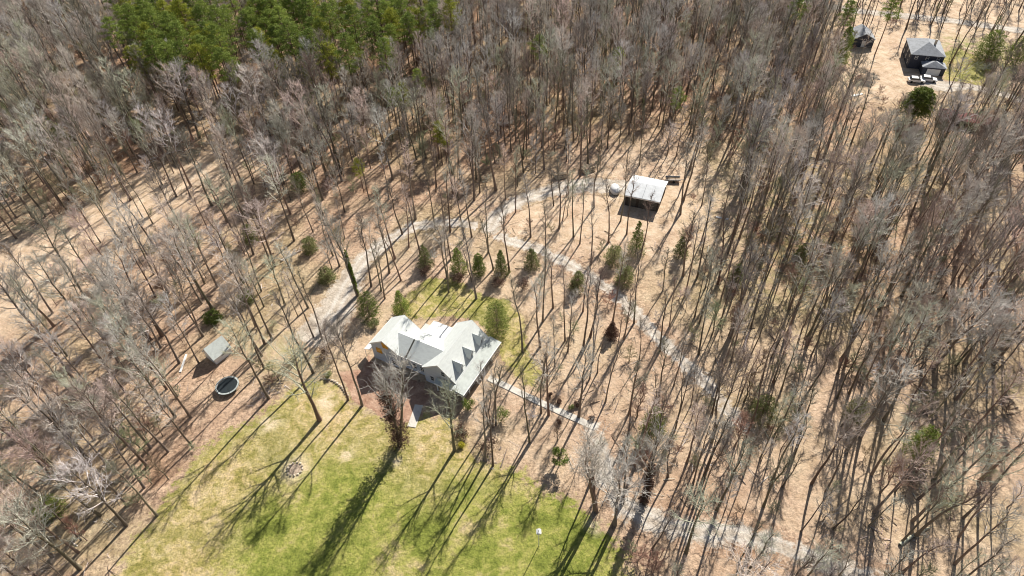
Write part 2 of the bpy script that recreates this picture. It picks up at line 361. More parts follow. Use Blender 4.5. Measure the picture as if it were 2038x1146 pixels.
SAND = [((650, 800), 2.0), ((536, 842), 1.8), ((587, 934), 2.4), ((650, 830), 1.0), ((690, 905), 1.2), ((790, 920), .9), ((1185, 1045), 1.5)]
dryL = [(180, 1200), (262, 1085), (392, 905), (500, 838), (640, 740), (800, 830), (900, 825), (1010, 915), (1000, 960), (900, 930), (860, 990), (730, 900), (650, 900), (560, 940), (480, 1000), (440, 1090), (380, 1200)]
sheet("lawn", lambda X, Y: sd_poly(X, Y, LAWN), bnd(LAWN), .01, .7, M['lawn'], {'dry': lambda X, Y: np.clip(blur_zone(X, Y, dryL, 9) * 1.1, 0, 1), 'grey': lambda X, Y: np.clip(blur_zone(X, Y, FADED, 4), 0, 1), 'sand': lambda X, Y: np.clip(sum(np.clip(1.6 - 1.3 * np.hypot(X - P(*c)[0], Y - P(*c)[1]) / r_, 0, 1) for c, r_ in SAND), 0, 1)}, 3.6)
sheet("back_lawn", lambda X, Y: sd_poly(X, Y, BACK), bnd(BACK), .01, .6, M['lawn'], {'dry': lambda X, Y: X * 0 + .6}, 1.4)
FARL = PX([(1868, 112), (1900, 92), (1965, 122), (1990, 160), (1965, 178), (1880, 158)])
sheet("far_lawn", lambda X, Y: sd_poly(X, Y, FARL), bnd(FARL), .02, .8, M['lawn'], {'dry': lambda X, Y: X * 0 + .6}, 2.5)
sheet("planting_bed", lambda X, Y: sd_poly(X, Y, MULCH), bnd(MULCH), .02, .5, M['mulch'], soft=.5)
strip_sheet("driveway", DRIVE, .04, M['gravel'], 2.1); strip_sheet("driveway_spur", SPUR, .05, M['gravel'], 1.6)
strip_sheet("lower_driveway", [(a, b, c * .72) for a, b, c in LOWER], .04, M['gravel'], 2.4); strip_sheet("road", FARROAD, .04, M['gravel'], .8); strip_sheet("far_driveway", FARDRIVE, .04, M['gravel'], .8)

def slab_path(name, L, w, h=.10):
    pts = [P(x, y) for x, y in L]; mb = MB(); n = len(pts); l, r = [], []
    for i, p in enumerate(pts):
        d = (pts[min(i + 1, n - 1)] - pts[max(i - 1, 0)]).normalized(); s = Vector((-d.y, d.x, 0)) * w / 2; l.append(p + s); r.append(p - s)
    mb.poly_prism([tuple(q) for q in l + r[::-1]], (0, 0, h)); return tag(mb.build(name, M['concrete']), kind='structure')
slab_path("walkway", [(972, 752), (1015, 772), (1060, 794), (1110, 817), (1150, 835), (1186, 852)], 1.25)
slab_path("side_path", [(834, 806), (829, 822), (819, 850)], 1.5)

# ------------------------------------------------------------------ buildings
def gable(root, x0, x1, y0, y1, ze0, ze1, r, zr, along, wallm, roofm, oh=.35, ext=(0, 0), base=0, th=.16, trim=None):
    """ridge runs along 'y' (r = x of ridge) or 'x' (r = y of ridge); eave heights ze0, ze1 of the low and the high side"""
    mb = MB()
    if along == 'y':
        mb.poly_prism([(x0, y0, base), (x1, y0, base), (x1, y0, ze1), (r, y0, zr), (x0, y0, ze0)], (0, y1 - y0, 0))
        sec = lambda c, z, y: (c, y, z); a0, a1, b0, b1 = x0, x1, y0, y1
    else:
        mb.poly_prism([(x0, y0, base), (x0, y1, base), (x0, y1, ze1), (x0, r, zr), (x0, y0, ze0)], (x1 - x0, 0, 0))
        sec = lambda c, z, y: (y, c, z); a0, a1, b0, b1 = y0, y1, x0, x1
    mb.build("wall", wallm, root); out = []
    for c, ze in ((a0, ze0), (a1, ze1)):
        sl = (zr - ze) / (r - c); co = c + (-oh if c < r else oh); zo = ze + sl * (co - c); b_0, b_1 = b0 - oh - ext[0], b1 + oh + ext[1]
        m2 = MB(); lo, hi = .02, .02 + th
        pts = [sec(co, zo + lo, b_0), sec(r, zr + lo, b_0), sec(r, zr + hi, b_0), sec(co, zo + hi, b_0)]
        d = (0, b_1 - b_0, 0) if along == 'y' else (b_1 - b_0, 0, 0)
        ro = m2.poly_prism(pts, d).build("roof", roofm, root); out.append(ro)
        if trim:
            for bb in (b_0 - .03, b_1):
                m3 = MB(); pts = [sec(co, zo - .12, bb), sec(r, zr - .12, bb), sec(r, zr + hi + .03, bb), sec(co, zo + hi + .03, bb)]
                m3.poly_prism(pts, (0, .03, 0) if along == 'y' else (.03, 0, 0)).build("barge_board", trim, root)
            s = -1 if c < r else 1; g0, g1 = sorted((co, co + s * .12)); m3 = MB()
            (m3.box(g0, g1, b_0, b_1, zo - .02, zo + .12) if along == 'y' else m3.box(b_0, b_1, g0, g1, zo - .02, zo + .12)).build("gutter", trim, root)
    return out

def window(root, x, y, z, w, h, face, pane=None, frame=None):
    """face: outward direction in the building's own frame, one of -y +x -x +y"""
    d = {'-y': (0, -1), '+y': (0, 1), '-x': (-1, 0), '+x': (1, 0)}[face]; ax = d[0] == 0
    def bx(mb, a0, a1, z0, z1, o0, o1):
        if ax: lo, hi = sorted((y + d[1] * o0, y + d[1] * o1)); mb.box(x + a0, x + a1, lo, hi, z0, z1)
        else: lo, hi = sorted((x + d[0] * o0, x + d[0] * o1)); mb.box(lo, hi, y + a0, y + a1, z0, z1)
    f = MB(); t = .08
    bx(f, -w / 2, w / 2, z + h - t, z + h, .005, .07); bx(f, -w / 2, w / 2, z, z + t, .005, .09)
    bx(f, -w / 2, -w / 2 + t, z + t, z + h - t, .005, .07); bx(f, w / 2 - t, w / 2, z + t, z + h - t, .005, .07); bx(f, -w / 2 + t, w / 2 - t, z + h / 2 - .03, z + h / 2 + .03, .005, .065)
    fo = f.build("window", frame or M['trim'], root); p = MB(); bx(p, -w / 2 + t, w / 2 - t, z + t, z + h - t, .006, .03); p.build("pane", pane or M['glass'], fo)

U, V = Vector((.5, .8660254, 0)), Vector((.8660254, -.5, 0)); RZ = math.radians(-30)
S0, T0 = 60.0, -52.0
house = empty("house", U * S0 + V * T0, RZ, "large pale grey house with two gabled wings, three dormers and a long front porch", "house")
L = lambda t: t - T0
K = lambda s: s - S0
rf = M['roof']
gable(house, L(-50.5), L(-43.9), K(54.7), K(66.2), 4.1, 3.25, L(-47.2), 6.4, 'y', M['siding'], rf, .2, trim=M['trim'])       # main wing
gable(house, L(-62.4), L(-56.3), K(54.9), K(61.8), 4.2, 4.1, L(-59.3), 6.3, 'y', M['siding'], rf, .14, trim=M['trim'])     # garage wing
mb = MB(); mb.box(L(-56.3) + .01, L(-50.5) - .01, K(55.6), K(61.5), 0, 4.0); mb.build("wall", M['siding'], house)
for (c, ze, cr, zr) in ((55.0, 3.95, 58.3, 5.6), (61.7, 3.9, 58.3, 5.6)):                                               # linking roof between the wings
    m2 = MB(); m2.poly_prism([(L(-59.6), K(c), ze), (L(-59.6), K(cr), zr), (L(-59.6), K(cr), zr + .16), (L(-59.6), K(c), ze + .16)], (11.3, 0, 0)); m2.build("roof", M['roof'], house)
MB().box(L(-56.3), L(-50.9), K(54.86), K(54.99), 3.9, 4.08).build("gutter", M['trim'], house)
m2 = MB(); m2.poly_prism([(L(-54.75), K(55.02), 4.09), (L(-54.75), K(58.25), 5.7), (L(-54.75), K(58.25), 5.79), (L(-54.75), K(55.02), 4.18)], (.28, 0, 0)); m2.build("roof_gutter", M['roofdark'], house)
# porch
def porch():
    t0, t1, s0, s1 = -43.9, -41.55, 53.3, 66.9
    m = MB(); m.poly_prism([(L(t0), K(s0), 3.12), (L(t1), K(s0), 2.62), (L(t1), K(s0), 2.76), (L(t0), K(s0), 3.26)], (0, s1 - s0, 0)); pr = m.build("porch_roof", M['porchroof'], house)
    MB().box(L(t1), L(t1) + .12, K(s0) - .02, K(s1) + .02, 2.58, 2.80).build("fascia", M['trim'], pr)
    MB().box(L(t0), L(t1), K(s0) - .05, K(s0) - .002, 2.5, 2.66).build("fascia", M['trim'], pr)
    MB().box(L(t0) - .02, L(t0) + .10, K(54.7), K(66.4), 3.28, 3.36).build("flashing", M['steel'], pr)
    m = MB(); m.poly_prism([(L(-47.6), K(54.45), 3.0), (L(-47.6), K(53.3), 2.62), (L(-47.6), K(53.3), 2.76), (L(-47.6), K(54.45), 3.14)], (3.69, 0, 0)); m.build("porch_roof", M['porchroof'], house)
    MB().box(L(-47.6), L(t0) - .01, K(53.2), K(53.3), 2.56, 2.80).build("fascia", M['trim'], pr)
    MB().box(L(-43.88), L(-41.7), K(53.5), K(66.7), 0, .35).build("porch_floor", M['wood'], house)
    MB().box(L(-47.4), L(-43.9), K(53.5), K(54.65), 0, .35).build("porch_floor", M['wood'], house)
    for s in (53.5, 55.6, 58.3, 61.0, 63.7, 66.5): MB().box(L(-41.95), L(-41.8), K(s), K(s) + .15, .35, 2.62).build("porch_post", M['trim'], house)
    for t in (-47.3, -45.2): MB().box(L(t), L(t) + .15, K(53.5), K(53.65), .35, 2.62).build("porch_post", M['trim'], house)
    MB().box(L(-41.94), L(-41.86), K(53.7), K(66.4), 1.15, 1.22).build("porch_rail", M['trim'], house)
porch()
for s in (57.35, 60.85, 64.35):                                                                                             # three dormers
    w = .78; zr, ze, tf = 5.4, 4.3, -44.3
    slope = (6.4 - 3.25) / 3.3; tb = lambda z: -47.2 + (6.58 - z) / slope
    d = MB(); d.poly_prism([(L(tf), K(s - w), 3.3), (L(tf), K(s + w), 3.3), (L(tf), K(s + w), ze), (L(tf), K(s), zr), (L(tf), K(s - w), ze)], (-1.9, 0, 0)); do = d.build("dormer", M['siding'], house)
    for sg in (-1, 1):
        e = MB(); o = w + .12; zl = ze - .15; bm = e.bm; fr = tf + .28
        A = [(L(fr), K(s), zr + .02), (L(fr), K(s + sg * o), zl), (L(tb(zl)) - .1, K(s + sg * o), zl), (L(tb(zr)) - .1, K(s), zr + .02)]
        e.poly_prism(A, (0, 0, .11)); e.build("dormer_roof", rf, do)
    e = MB()
    for sg in (-1, 1): e.poly_prism([(L(fr), K(s), zr + .0), (L(fr), K(s + sg * o), zl - .08), (L(fr), K(s + sg * o), zl + .14), (L(fr), K(s), zr + .16)], (.05, 0, 0))
    e.build("barge_board", M['trim'], do); window(do, L(tf), K(s), 3.5, .8, 1.1, '+x')
# deck between the wings
m = MB(); m.box(L(-56.9), L(-50.7), K(62.05), K(67.2), .0, .92); dk = m.build("deck", M['deck'], house)
MB().box(L(-58.3), L(-56.95), K(62.2), K(66.2), 0, .4).build("step", M['concrete'], dk)
window(house, L(-59.0), K(54.9), 4.5, 1.3, 1.35, '-y', M['orange'], M['orange']); window(house, L(-60.7), K(54.9), 2.35, 1.3, 1.3, '-y', M['orange'], M['orange'])
for t in (-57.6,): window(house, L(t), K(54.9), .6, 1.2, 1.2, '-y')
for t in (-55.2, -53.4, -51.8): window(house, L(t), K(55.6), 1.0, .9, 1.4, '-y')
for t in (-49, -46.4): window(house, L(t), K(54.7), 3.7 if t > -48 else 1.0, .9, 1.3, '-y')
for s in (57, 59.2, 62.6, 65): window(house, L(-43.9), K(s), 1.0, .9, 1.5, '+x')
MB().box(L(-43.9), L(-43.82), K(60.4), K(61.3), .36, 2.4).build("front_door", M['darkwood'], house)
for s in (57, 60, 64): window(house, L(-50.5), K(s), 1.1, .9, 1.3, '-x')
m = MB(); m.poly_prism([(L(-62.45), K(54.4), 2.75), (L(-64.1), K(54.4), 2.05), (L(-64.1), K(54.4), 2.15), (L(-62.45), K(54.4), 2.85)], (0, 2.3, 0)); aw = m.build("awning", M['tarp'], house)
for s in (54.5, 56.55): MB().box(L(-64.05), L(-63.97), K(s), K(s) + .08, 0, 2.06).build("post", M['trim'], aw)
m = MB(); m.tube([(L(-50.75), K(54.95), .1), (L(-50.75), K(54.95), 3.1)], .06).tube([(L(-50.75), K(54.95), 3.1), (L(-51.1), K(55.05), 3.25)], .06).build("downpipe", M['trim'], house)
for t, s in ((-48.6, 62.), (-49.2, 57.5), (-57.5, 59.8)):
    z = (6.4 - (-47.2 - t) * 1.0) if t > -55 else 5.0
    MB().tube([(L(t), K(s), z - .6), (L(t), K(s), z + .45)], .07).build("vent_pipe", M['steel'], house)

# metal roofed shed in its own clearing
shed = empty("pole_shed", P(1281, 402), math.radians(-24), "dark walled shed with a shiny pale metal roof in the upper clearing", "shed")
gable(shed, -3.9, 3.9, -2.6, 5.4, 3.0, 3.0, 1.6, 4.0, 'x', M['darkwood'], M['tin'], .3, trim=None)
m = MB()
for k in range(1, 13): m.box(-4.15 + k * .64, -4.12 + k * .64, -2.7, 1.55, 0, .01)
m.bm.free()
MB().box(-4.2, 4.2, -2.98, -2.9, 2.8, 3.05).build("fascia", M['trim'], shed)
for x in (-2.3, .2, 2.6): MB().box(x - .9, x + .9, -2.64, -2.61, .05, 2.5).build("door", M['roofdark'], shed)
MB().box(-.06, .06, -2.9, 1.55, 3.08 + .02, 3.1 + .02).build("trunk_shadow_strip", M['steel'], shed)
m = MB()
m.poly_prism([(-.05, -2.9, 3.125), (-.05, 1.6, 4.195), (-.05, 1.6, 4.24), (-.05, -2.9, 3.17)], (.1, 0, 0)).build("trunk_shadow_strip", M['slate'], shed)  # dark strip up the roof, painting in a tree trunk's cast shadow

def small_shed(label, loc, rz, hw, hl, ze, zr, wm, rm, name="garden_shed", door=True):
    r = empty(name, loc, rz, label, "shed"); gable(r, -hw, hw, -hl, hl, ze, ze, 0, zr, 'y', wm, rm, .25)
    if door:
        d = MB().box(-.5, .5, -hl - .05, -hl, 0.05, min(ze, 2)).build("door", M['trim'], r); MB().box(.3, .36, -hl - .1, -hl - .05, .9, 1.05).build("handle", M['steel'], d)
        window(r, hw, 0, 1.0, .7, .6, '+x')
    return r
small_shed("small playhouse with grey green roof and white side, near the trampoline", P(437, 706), math.radians(-38), 1.6, 1.8, 1.7, 3.6, M['trim'], M['greentin'], "playhouse")
small_shed("small dark grey outbuilding at the upper right, left of the far house", P(1711, 84), math.radians(-12), 3.0, 3.6, 2.6, 4.2, M['navy'], M['slate'])
r = empty("red_shed", P(1918, 246), math.radians(-28), "long low shed with a red metal roof at the upper right", "shed")
gable(r, -6.5, 6.5, -2.2, 2.2, 2.0, 2.0, 0, 3.1, 'x', M['wood'], M['red'], .3); MB().box(-2, 0, -2.26, -2.2, .05, 1.9).build("door", M['darkwood'], r)

fh = empty("house", P(1833, 128), math.radians(-18), "far house with grey hipped roof and dark blue walls at the upper right", "house")
fh.scale = (.74, .72, .8)
def hip(root, x0, x1, y0, y1, z0, ze, zr, wm, rm):
    MB().box(x0, x1, y0, y1, z0, ze).build("wall", wm, root); o = .4; w = min(x1 - x0, y1 - y0) / 2; cx = (x0 + x1) / 2
    m = MB(); b = m.bm; q = [b.verts.new(p) for p in ((x0 - o, y0 - o, ze), (x1 + o, y0 - o, ze), (x1 + o, y1 + o, ze), (x0 - o, y1 + o, ze))]
    t = [b.verts.new((cx, y0 + w, zr)), b.verts.new((cx, y1 - w, zr))]
    for f in ((q[0], q[1], t[0]), (q[1], q[2], t[1], t[0]), (q[2], q[3], t[1]), (q[3], q[0], t[0], t[1]), tuple(q[::-1])): b.faces.new(f)
    m.build("roof", rm, root)
hip(fh, -6, 6, -4.5, 11, 0, 5.4, 8.2, M['navy'], M['slate']); hip(fh, -1.5, 6.6, -9.5, -4.52, 0, 3.0, 4.6, M['navy'], M['slate'])
for x in (-4, 0, 4): window(fh, x, -4.5, 3.6, 1.1, 1.3, '-y')
for y in (-2, 3, 8): window(fh, -6, y, 3.4, 1.1, 1.3, '-x'); window(fh, -6, y, .9, 1.1, 1.4, '-x')
MB().box(.2, 5.0, -9.56, -9.5, .05, 2.4).build("garage_door", M['trim'], fh); MB().box(2.2, 3.0, 2, 2.8, 6, 9.0).build("chimney", M['stone'], fh)

def car(name, loc, rz, label):
    r = empty(name, loc, rz, label, "car"); m = MB(); prof = [(-2.2, .35), (2.2, .35), (2.25, .8), (1.2, .95), (-2.15, 1.0), (-2.25, .7)]
    m.poly_prism([(x, -.88, z) for x, z in prof], (0, 1.76, 0)).build("body", M['carwhite'], r)
    MB().poly_prism([(x, -.76, z) for x, z in ((-1.9, 1.0), (1.1, .97), (.3, 1.45), (-1.5, 1.47))], (0, 1.52, 0)).build("window", M['glass'], r)
    MB().box(-1.45, .25, -.74, .74, 1.46, 1.52, .02).build("cabin_roof", M['carwhite'], r)
    for x in (-1.35, 1.4):
        for y in (-.9, .72): MB().tube([(x, y, .33), (x, y + .18, .33)], .33, 14).build("wheel", M['rubber'], r)
    return r
car("parked_car", P(1822, 163), math.radians(-15), "white car parked leftmost in front of the far house's dark wall")
car("parked_car", P(1846, 161), math.radians(-20), "white car parked rightmost in front of the far house, beside its driveway")
tr = empty("camper_trailer", P(1628, 12), math.radians(15), "white camper trailer at the top edge, beyond the trees", "trailer")
MB().box(-3, 3, -1.2, 1.2, .5, 2.7, .25).build("body", M['carwhite'], tr); MB().box(-1.5, 1.5, -1.23, -1.2, 1.5, 2.1).build("window", M['glass'], tr)
for y in (-1.1, .9): MB().tube([(0, y, .35), (0, y + .2, .35)], .35, 14).build("wheel", M['rubber'], tr)
MB().tube([(3, 0, .5), (4.1, 0, .45)], .06).build("hitch", M['steel'], tr)

# trampoline
tp = empty("trampoline", P(455, 772), 0, "round black trampoline with a pale rim, on the leaves left of the lawn", "trampoline")
MB().disc((0, 0), 1.78, .78, .80, 40).build("mat", M['mat'], tp)
m = MB(); n = 40; b = m.bm
for ri, ro, z0, z1 in ((1.80, 2.10, .80, .86),):
    rings = [[b.verts.new((r_ * math.cos(k * 2 * math.pi / n), r_ * math.sin(k * 2 * math.pi / n), z)) for k in range(n)] for r_, z in ((ri, z0), (ro, z0), (ro, z1), (ri, z1))]
    for i in range(4):
        for k in range(n): b.faces.new((rings[i][k], rings[i][(k + 1) % n], rings[(i + 1) % 4][(k + 1) % n], rings[(i + 1) % 4][k]))
m.build("pad", M['pad'], tp)
for k in range(6):
    a0 = k * math.pi / 3; c, s = math.cos(a0) * 2.1, math.sin(a0) * 2.1
    MB().tube([(c, s, .8), (c * 1.02, s * 1.02, 0)], .035).build("leg", M['steel'], tp)
    MB().tube([(c * 1.03, s * 1.03, .3), (c * 1.03, s * 1.03, 2.3)], .03).build("net_pole", M['mat'], tp)

# fire ring, log piles, tarp, boards, pole
fr = empty("fire_ring", P(587, 934), 0, "ring of pale stones round a burnt patch in the middle of the lawn", "fire pit")
MB().disc((0, 0), 1.0, .02, .06, 20).build("ash_bed", M['ash'], fr)
for k in range(13):
    a0 = k * 2 * math.pi / 13; MB().blob((1.25 * math.cos(a0), 1.2 * math.sin(a0), .15), (.24, .2, .14), .25, 1, k).build("stone", M['stone'], fr)
def logpile(x, y, rz, n, label):
    r = empty("log_pile", P(x, y), rz, label, "log pile", "piles of cut logs beside the shed clearing"); k = 0
    for lay in range(3):
        for i in range(n - lay):
            c = (i - (n - lay) / 2) * .46; z = .24 + lay * .4; w = rnd.uniform(-.2, .2)
            MB().tube([(-1.6 + w, c, z), (1.6 + w, c, z)], rnd.uniform(.19, .24), 8).build("log", M['logs'], r)
logpile(1168, 338, .35, 6, "pile of cut logs at the wood's edge, nearer to the metal roofed shed")
logpile(1114, 352, .2, 4, "smaller pile of cut logs, farther from the metal roofed shed")
tag(MB().blob((0, 0, .5), (1.25, 1.9, 1.0), .06, 3, 3).build("covered_pile", M['tarp'], None, True), "rounded pile under a white tarp left of the metal roofed shed", "tarp pile"); bpy.data.objects["covered_pile"].location = P(1224, 380)
ut = empty("utility_trailer", P(1340, 360), -.12, "low utility trailer with a wooden bed parked right of the metal roofed shed", "trailer")
MB().box(-1.9, 1.6, -.8, .8, .55, .65).build("bed", M['wood'], ut); MB().box(-1.9, 1.6, -.86, -.8, .55, .95).build("side_rail", M['steel'], ut); MB().box(-1.9, 1.6, .8, .86, .55, .95).build("side_rail", M['steel'], ut)
for y in (-1.05, .87): MB().tube([(0, y, .33), (0, y + .18, .33)], .33, 14).build("wheel", M['rubber'], ut)
MB().tube([(1.6, 0, .58), (2.7, 0, .5)], .05).build("hitch", M['steel'], ut)
def board(x0, y0, x1, y1, w, label):
    p, q = P(x0, y0), P(x1, y1); o = MB().box(0, (q - p).length, -w / 2, w / 2, 0, .18).build("plank", M['trim'])
    o.location = p; o.rotation_euler = (0, 0, math.atan2((q - p).y, (q - p).x)); tag(o, label, "plank")
board(359, 741, 371, 706, .35, "white plank lying on the leaves left of the playhouse")
board(1694, 192, 1716, 187, .7, "white plank lying in the far clearing left of the lone dark evergreen")
board(1425, 432, 1450, 437, .4, "white board lying on the leaves right of the shed clearing")
bp = empty("birdhouse_pole", P(1072.5, 1086), 0, "thin pole carrying a white birdhouse near the lower edge of the lawn", "birdhouse")
MB().tube([(0, 0, 0), (0, 0, 5.4)], .055).build("pole", M['trim'], bp)
bh = MB().box(-.28, .28, -.28, .28, 4.3, 4.75).build("birdhouse", M['trim'], bp); MB().poly_prism([(-.36, -.36, 4.75), (.36, -.36, 4.75), (0, -.36, 5.0)], (0, .72, 0)).build("roof", M['trim'], bh)
wall_px = [(640, 754), (662, 757), (680, 770), (692, 788), (694, 798)]
rw = empty("stone_edging", P(692, 788), 0, "curved row of pale edging stones between the lawn and the brown planting bed", "stone edging"); base = P(692, 788)
pts = [P(x, y) for x, y in wall_px]; k = 0
for p, q in zip(pts, pts[1:]):
    nn = int((q - p).length / .6)
    for i in range(nn):
        c = p.lerp(q, i / nn) - base; k += 1; MB().blob((c.x, c.y, .14), (.34, .24, .2), .2, 1, k).build("stone", M['stone'], rw)
for i, (x, y, s, lb) in enumerate([(55, 593, 1.2, "white rock in the straw coloured strip at the left edge")]):
    o = MB().blob((0, 0, .15), (s, s * .7, .4), .22, 2, 40 + i).build("rock", M['stone'], None); o.location = P(x, y); tag(o, lb, "rock")

# ------------------------------------------------------------------ trees
class TB:
    """collects tapering tubes into arrays"""
    def __init__(s): s.v = []; s.q = []; s.n = 0
    def tube(s, pts, rad, k=3):
        pts = np.asarray(pts, float); m = len(pts); d = np.gradient(pts, axis=0); d /= np.linalg.norm(d, axis=1)[:, None] + 1e-9
        ref = np.array([0, 0, 1.]) if abs(d[0][2]) < .9 else np.array([1., 0, 0]); x = np.cross(d, ref); x /= np.linalg.norm(x, axis=1)[:, None]; y = np.cross(d, x)
        a = np.arange(k) * 2 * np.pi / k; r = np.asarray(rad)[:, None, None]
        v = pts[:, None] + r * (x[:, None] * np.cos(a)[None, :, None] + y[:, None] * np.sin(a)[None, :, None]); s.v.append(v.reshape(-1, 3))
        i = np.arange(m - 1)[:, None] * k + np.arange(k)[None]; j = np.arange(m - 1)[:, None] * k + (np.arange(k)[None] + 1) % k
        s.q.append((np.stack([i, j, j + k, i + k], -1).reshape(-1, 4) + s.n)); s.n += m * k
    def mesh(s, name, mat): return mesh_np(name, np.concatenate(s.v), [np.concatenate(s.q)], mat, True)

def bare_tree(seed, h=21, r0=.2, start=.42, nl=15, ll=4.2, el=48, nb=6, nt_=6, tr=.018, mat='twig', fork=False, stems=1, tl=1.0):
    q = np.random.RandomState(seed); T = TB(); C = TB()
    for st in range(stems):
        lean = q.uniform(-.065, .065, 2) * (1 if stems == 1 else 2.6); n = 9; z = np.linspace(0, h * .96 * (1 - .1 * st), n); wob = np.cumsum(q.normal(0, .2, (n, 2)), 0) * np.linspace(0, 1, n)[:, None]
        off = np.array([0, 0]) if st == 0 else q.uniform(-.5, .5, 2)
        tp_ = np.column_stack([off[0] + lean[0] * z + wob[:, 0], off[1] + lean[1] * z + wob[:, 1], z]); rad = r0 * (1 - z / z[-1]) ** .75 + .025; rad[0] *= 1.35
        T.tube(tp_, rad, 7)
        for i in range(nl):
            f = start + (1 - start) * ((i + q.uniform(0, .8)) / nl) ** .85 * .97; zz = f * z[-1]; p0 = np.array([np.interp(zz, z, tp_[:, 0]), np.interp(zz, z, tp_[:, 1]), zz])
            az = i * 2.4 + q.uniform(-.5, .5); e_ = math.radians(el + q.uniform(-14, 14) + 14 * f); shape = (1.15 - f) * 1.9 if f > .62 else .85
            L_ = ll * min(1.15, max(.3, shape)) * q.uniform(.75, 1.15); d = np.array([math.cos(az) * math.cos(e_), math.sin(az) * math.cos(e_), math.sin(e_)])
            t = np.linspace(0, 1, 5)[:, None]; pts = p0 + d * L_ * t + np.array([0, 0, .22 * L_]) * t ** 2 + np.cumsum(q.normal(0, .06 * L_ / 4, (5, 3)), 0) * t
            rr = np.interp(zz, z, rad) * .5; C.tube(pts, rr * (1 - t[:, 0]) ** .8 + .014, 4)
            for b in range(nb):
                g = .25 + .75 * (b + q.uniform(0, .9)) / nb; k_ = min(3, int(g * 4)); w = g * 4 - k_; bp_ = pts[k_] * (1 - w) + pts[k_ + 1] * w if k_ < 4 else pts[4]
                bd = d + q.normal(0, .55, 3); bd[2] = abs(bd[2]) * .6 + .35; bd /= np.linalg.norm(bd); Lb = L_ * q.uniform(.3, .55) * (1.15 - .4 * g)
                t3 = np.linspace(0, 1, 4)[:, None]; bpts = bp_ + bd * Lb * t3 + np.cumsum(q.normal(0, .05 * Lb, (4, 3)), 0) * t3; C.tube(bpts, .030 * (1 - t3[:, 0]) + tr * .6, 3)
                for c in range(nt_):
                    u_ = .2 + .8 * (c + q.uniform(0, .9)) / nt_; k2 = min(2, int(u_ * 3)); w2 = u_ * 3 - k2; cp = bpts[k2] * (1 - w2) + bpts[k2 + 1] * w2
                    td = bd * .8 + q.normal(0, .6, 3); td[2] += .25; td /= np.linalg.norm(td); Lt = tl * q.uniform(.5, 1.15)
                    mid = cp + td * Lt * .5 + q.normal(0, .05, 3); C.tube([cp, mid, cp + td * Lt + np.array([0, 0, .12 * Lt]) + q.normal(0, .07, 3)], [tr, tr * .75, tr * .3], 3)
    return T.mesh("bare_trunk", M['bark']), C.mesh("bare_crown", M[mat])

def leaves(q, cen, ext, n, size, flat=.6):
    """n leaf-sized quads in an ellipsoidal clump"""
    p = q.normal(0, 1, (n, 3)); p /= np.linalg.norm(p, axis=1)[:, None]; p *= (q.uniform(0, 1, n) ** .45)[:, None]; c = cen + p * ext
    a = q.normal(0, 1, (n, 3)); a /= np.linalg.norm(a, axis=1)[:, None]; b = np.cross(a, p + q.normal(0, .5, (n, 3))); b /= np.linalg.norm(b, axis=1)[:, None] + 1e-9
    s = (size * q.uniform(.6, 1.3, n))[:, None]; a = a * s; b = b * s * flat
    return np.stack([c - a, c + b * .9, c + a, c - b], 1).reshape(-1, 3)

def leafmesh(name, V_, mat):
    v = np.concatenate(V_); return mesh_np(name, v, [np.arange(len(v)).reshape(-1, 4)], mat)

def pine(seed, h=22, mat='pine', top=.42, cr=3.0, dens=1.0):
    q = np.random.RandomState(seed); T = TB(); n = 8; z = np.linspace(0, h, n); wob = np.cumsum(q.normal(0, .12, (n, 2)), 0)
    tp_ = np.column_stack([wob * np.linspace(0, 1, n)[:, None], z]); T.tube(tp_, .2 * (1 - z / h) ** .7 + .03, 7); V_ = []; nc = int(34 * dens)
    for i in range(nc):
        f = (1 - top) + top * ((i + .5) / nc); zz = f * h; g = (f - (1 - top)) / top; rad = cr * (math.sin(math.pi * min(1, .18 + .82 * g) ** 1.0) ** .8 + .12) * q.uniform(.45, 1.1); az = i * 2.4 + q.uniform(-.4, .4)
        c0 = np.array([np.interp(zz, z, tp_[:, 0]), np.interp(zz, z, tp_[:, 1]), zz]); c = c0 + np.array([math.cos(az) * rad, math.sin(az) * rad, .25 * rad])
        T.tube([c0, (c0 + c) / 2 - [0, 0, .1], c], [.06, .04, .02], 3); V_.append(leaves(q, c, np.array([1.15, 1.15, .55]) * q.uniform(.7, 1.2), 80, .21, .38))
        V_.append(leaves(q, (c0 * .4 + c * .6), np.array([.8, .8, .4]), 34, .2, .38))
    V_.append(leaves(q, np.array([tp_[-1][0], tp_[-1][1], h]), np.array([.8, .8, .9]), 90, .16, .28))
    for i in range(7): zz = h * q.uniform(.25, 1 - top); az = q.uniform(0, 6.3); c0 = np.array([np.interp(zz, z, tp_[:, 0]), np.interp(zz, z, tp_[:, 1]), zz]); T.tube([c0, c0 + [math.cos(az) * 1.2, math.sin(az) * 1.2, .2]], [.03, .012], 3)
    return T.mesh("pine_trunk", M['pinebark']), leafmesh("pine_crown", V_, M[mat])

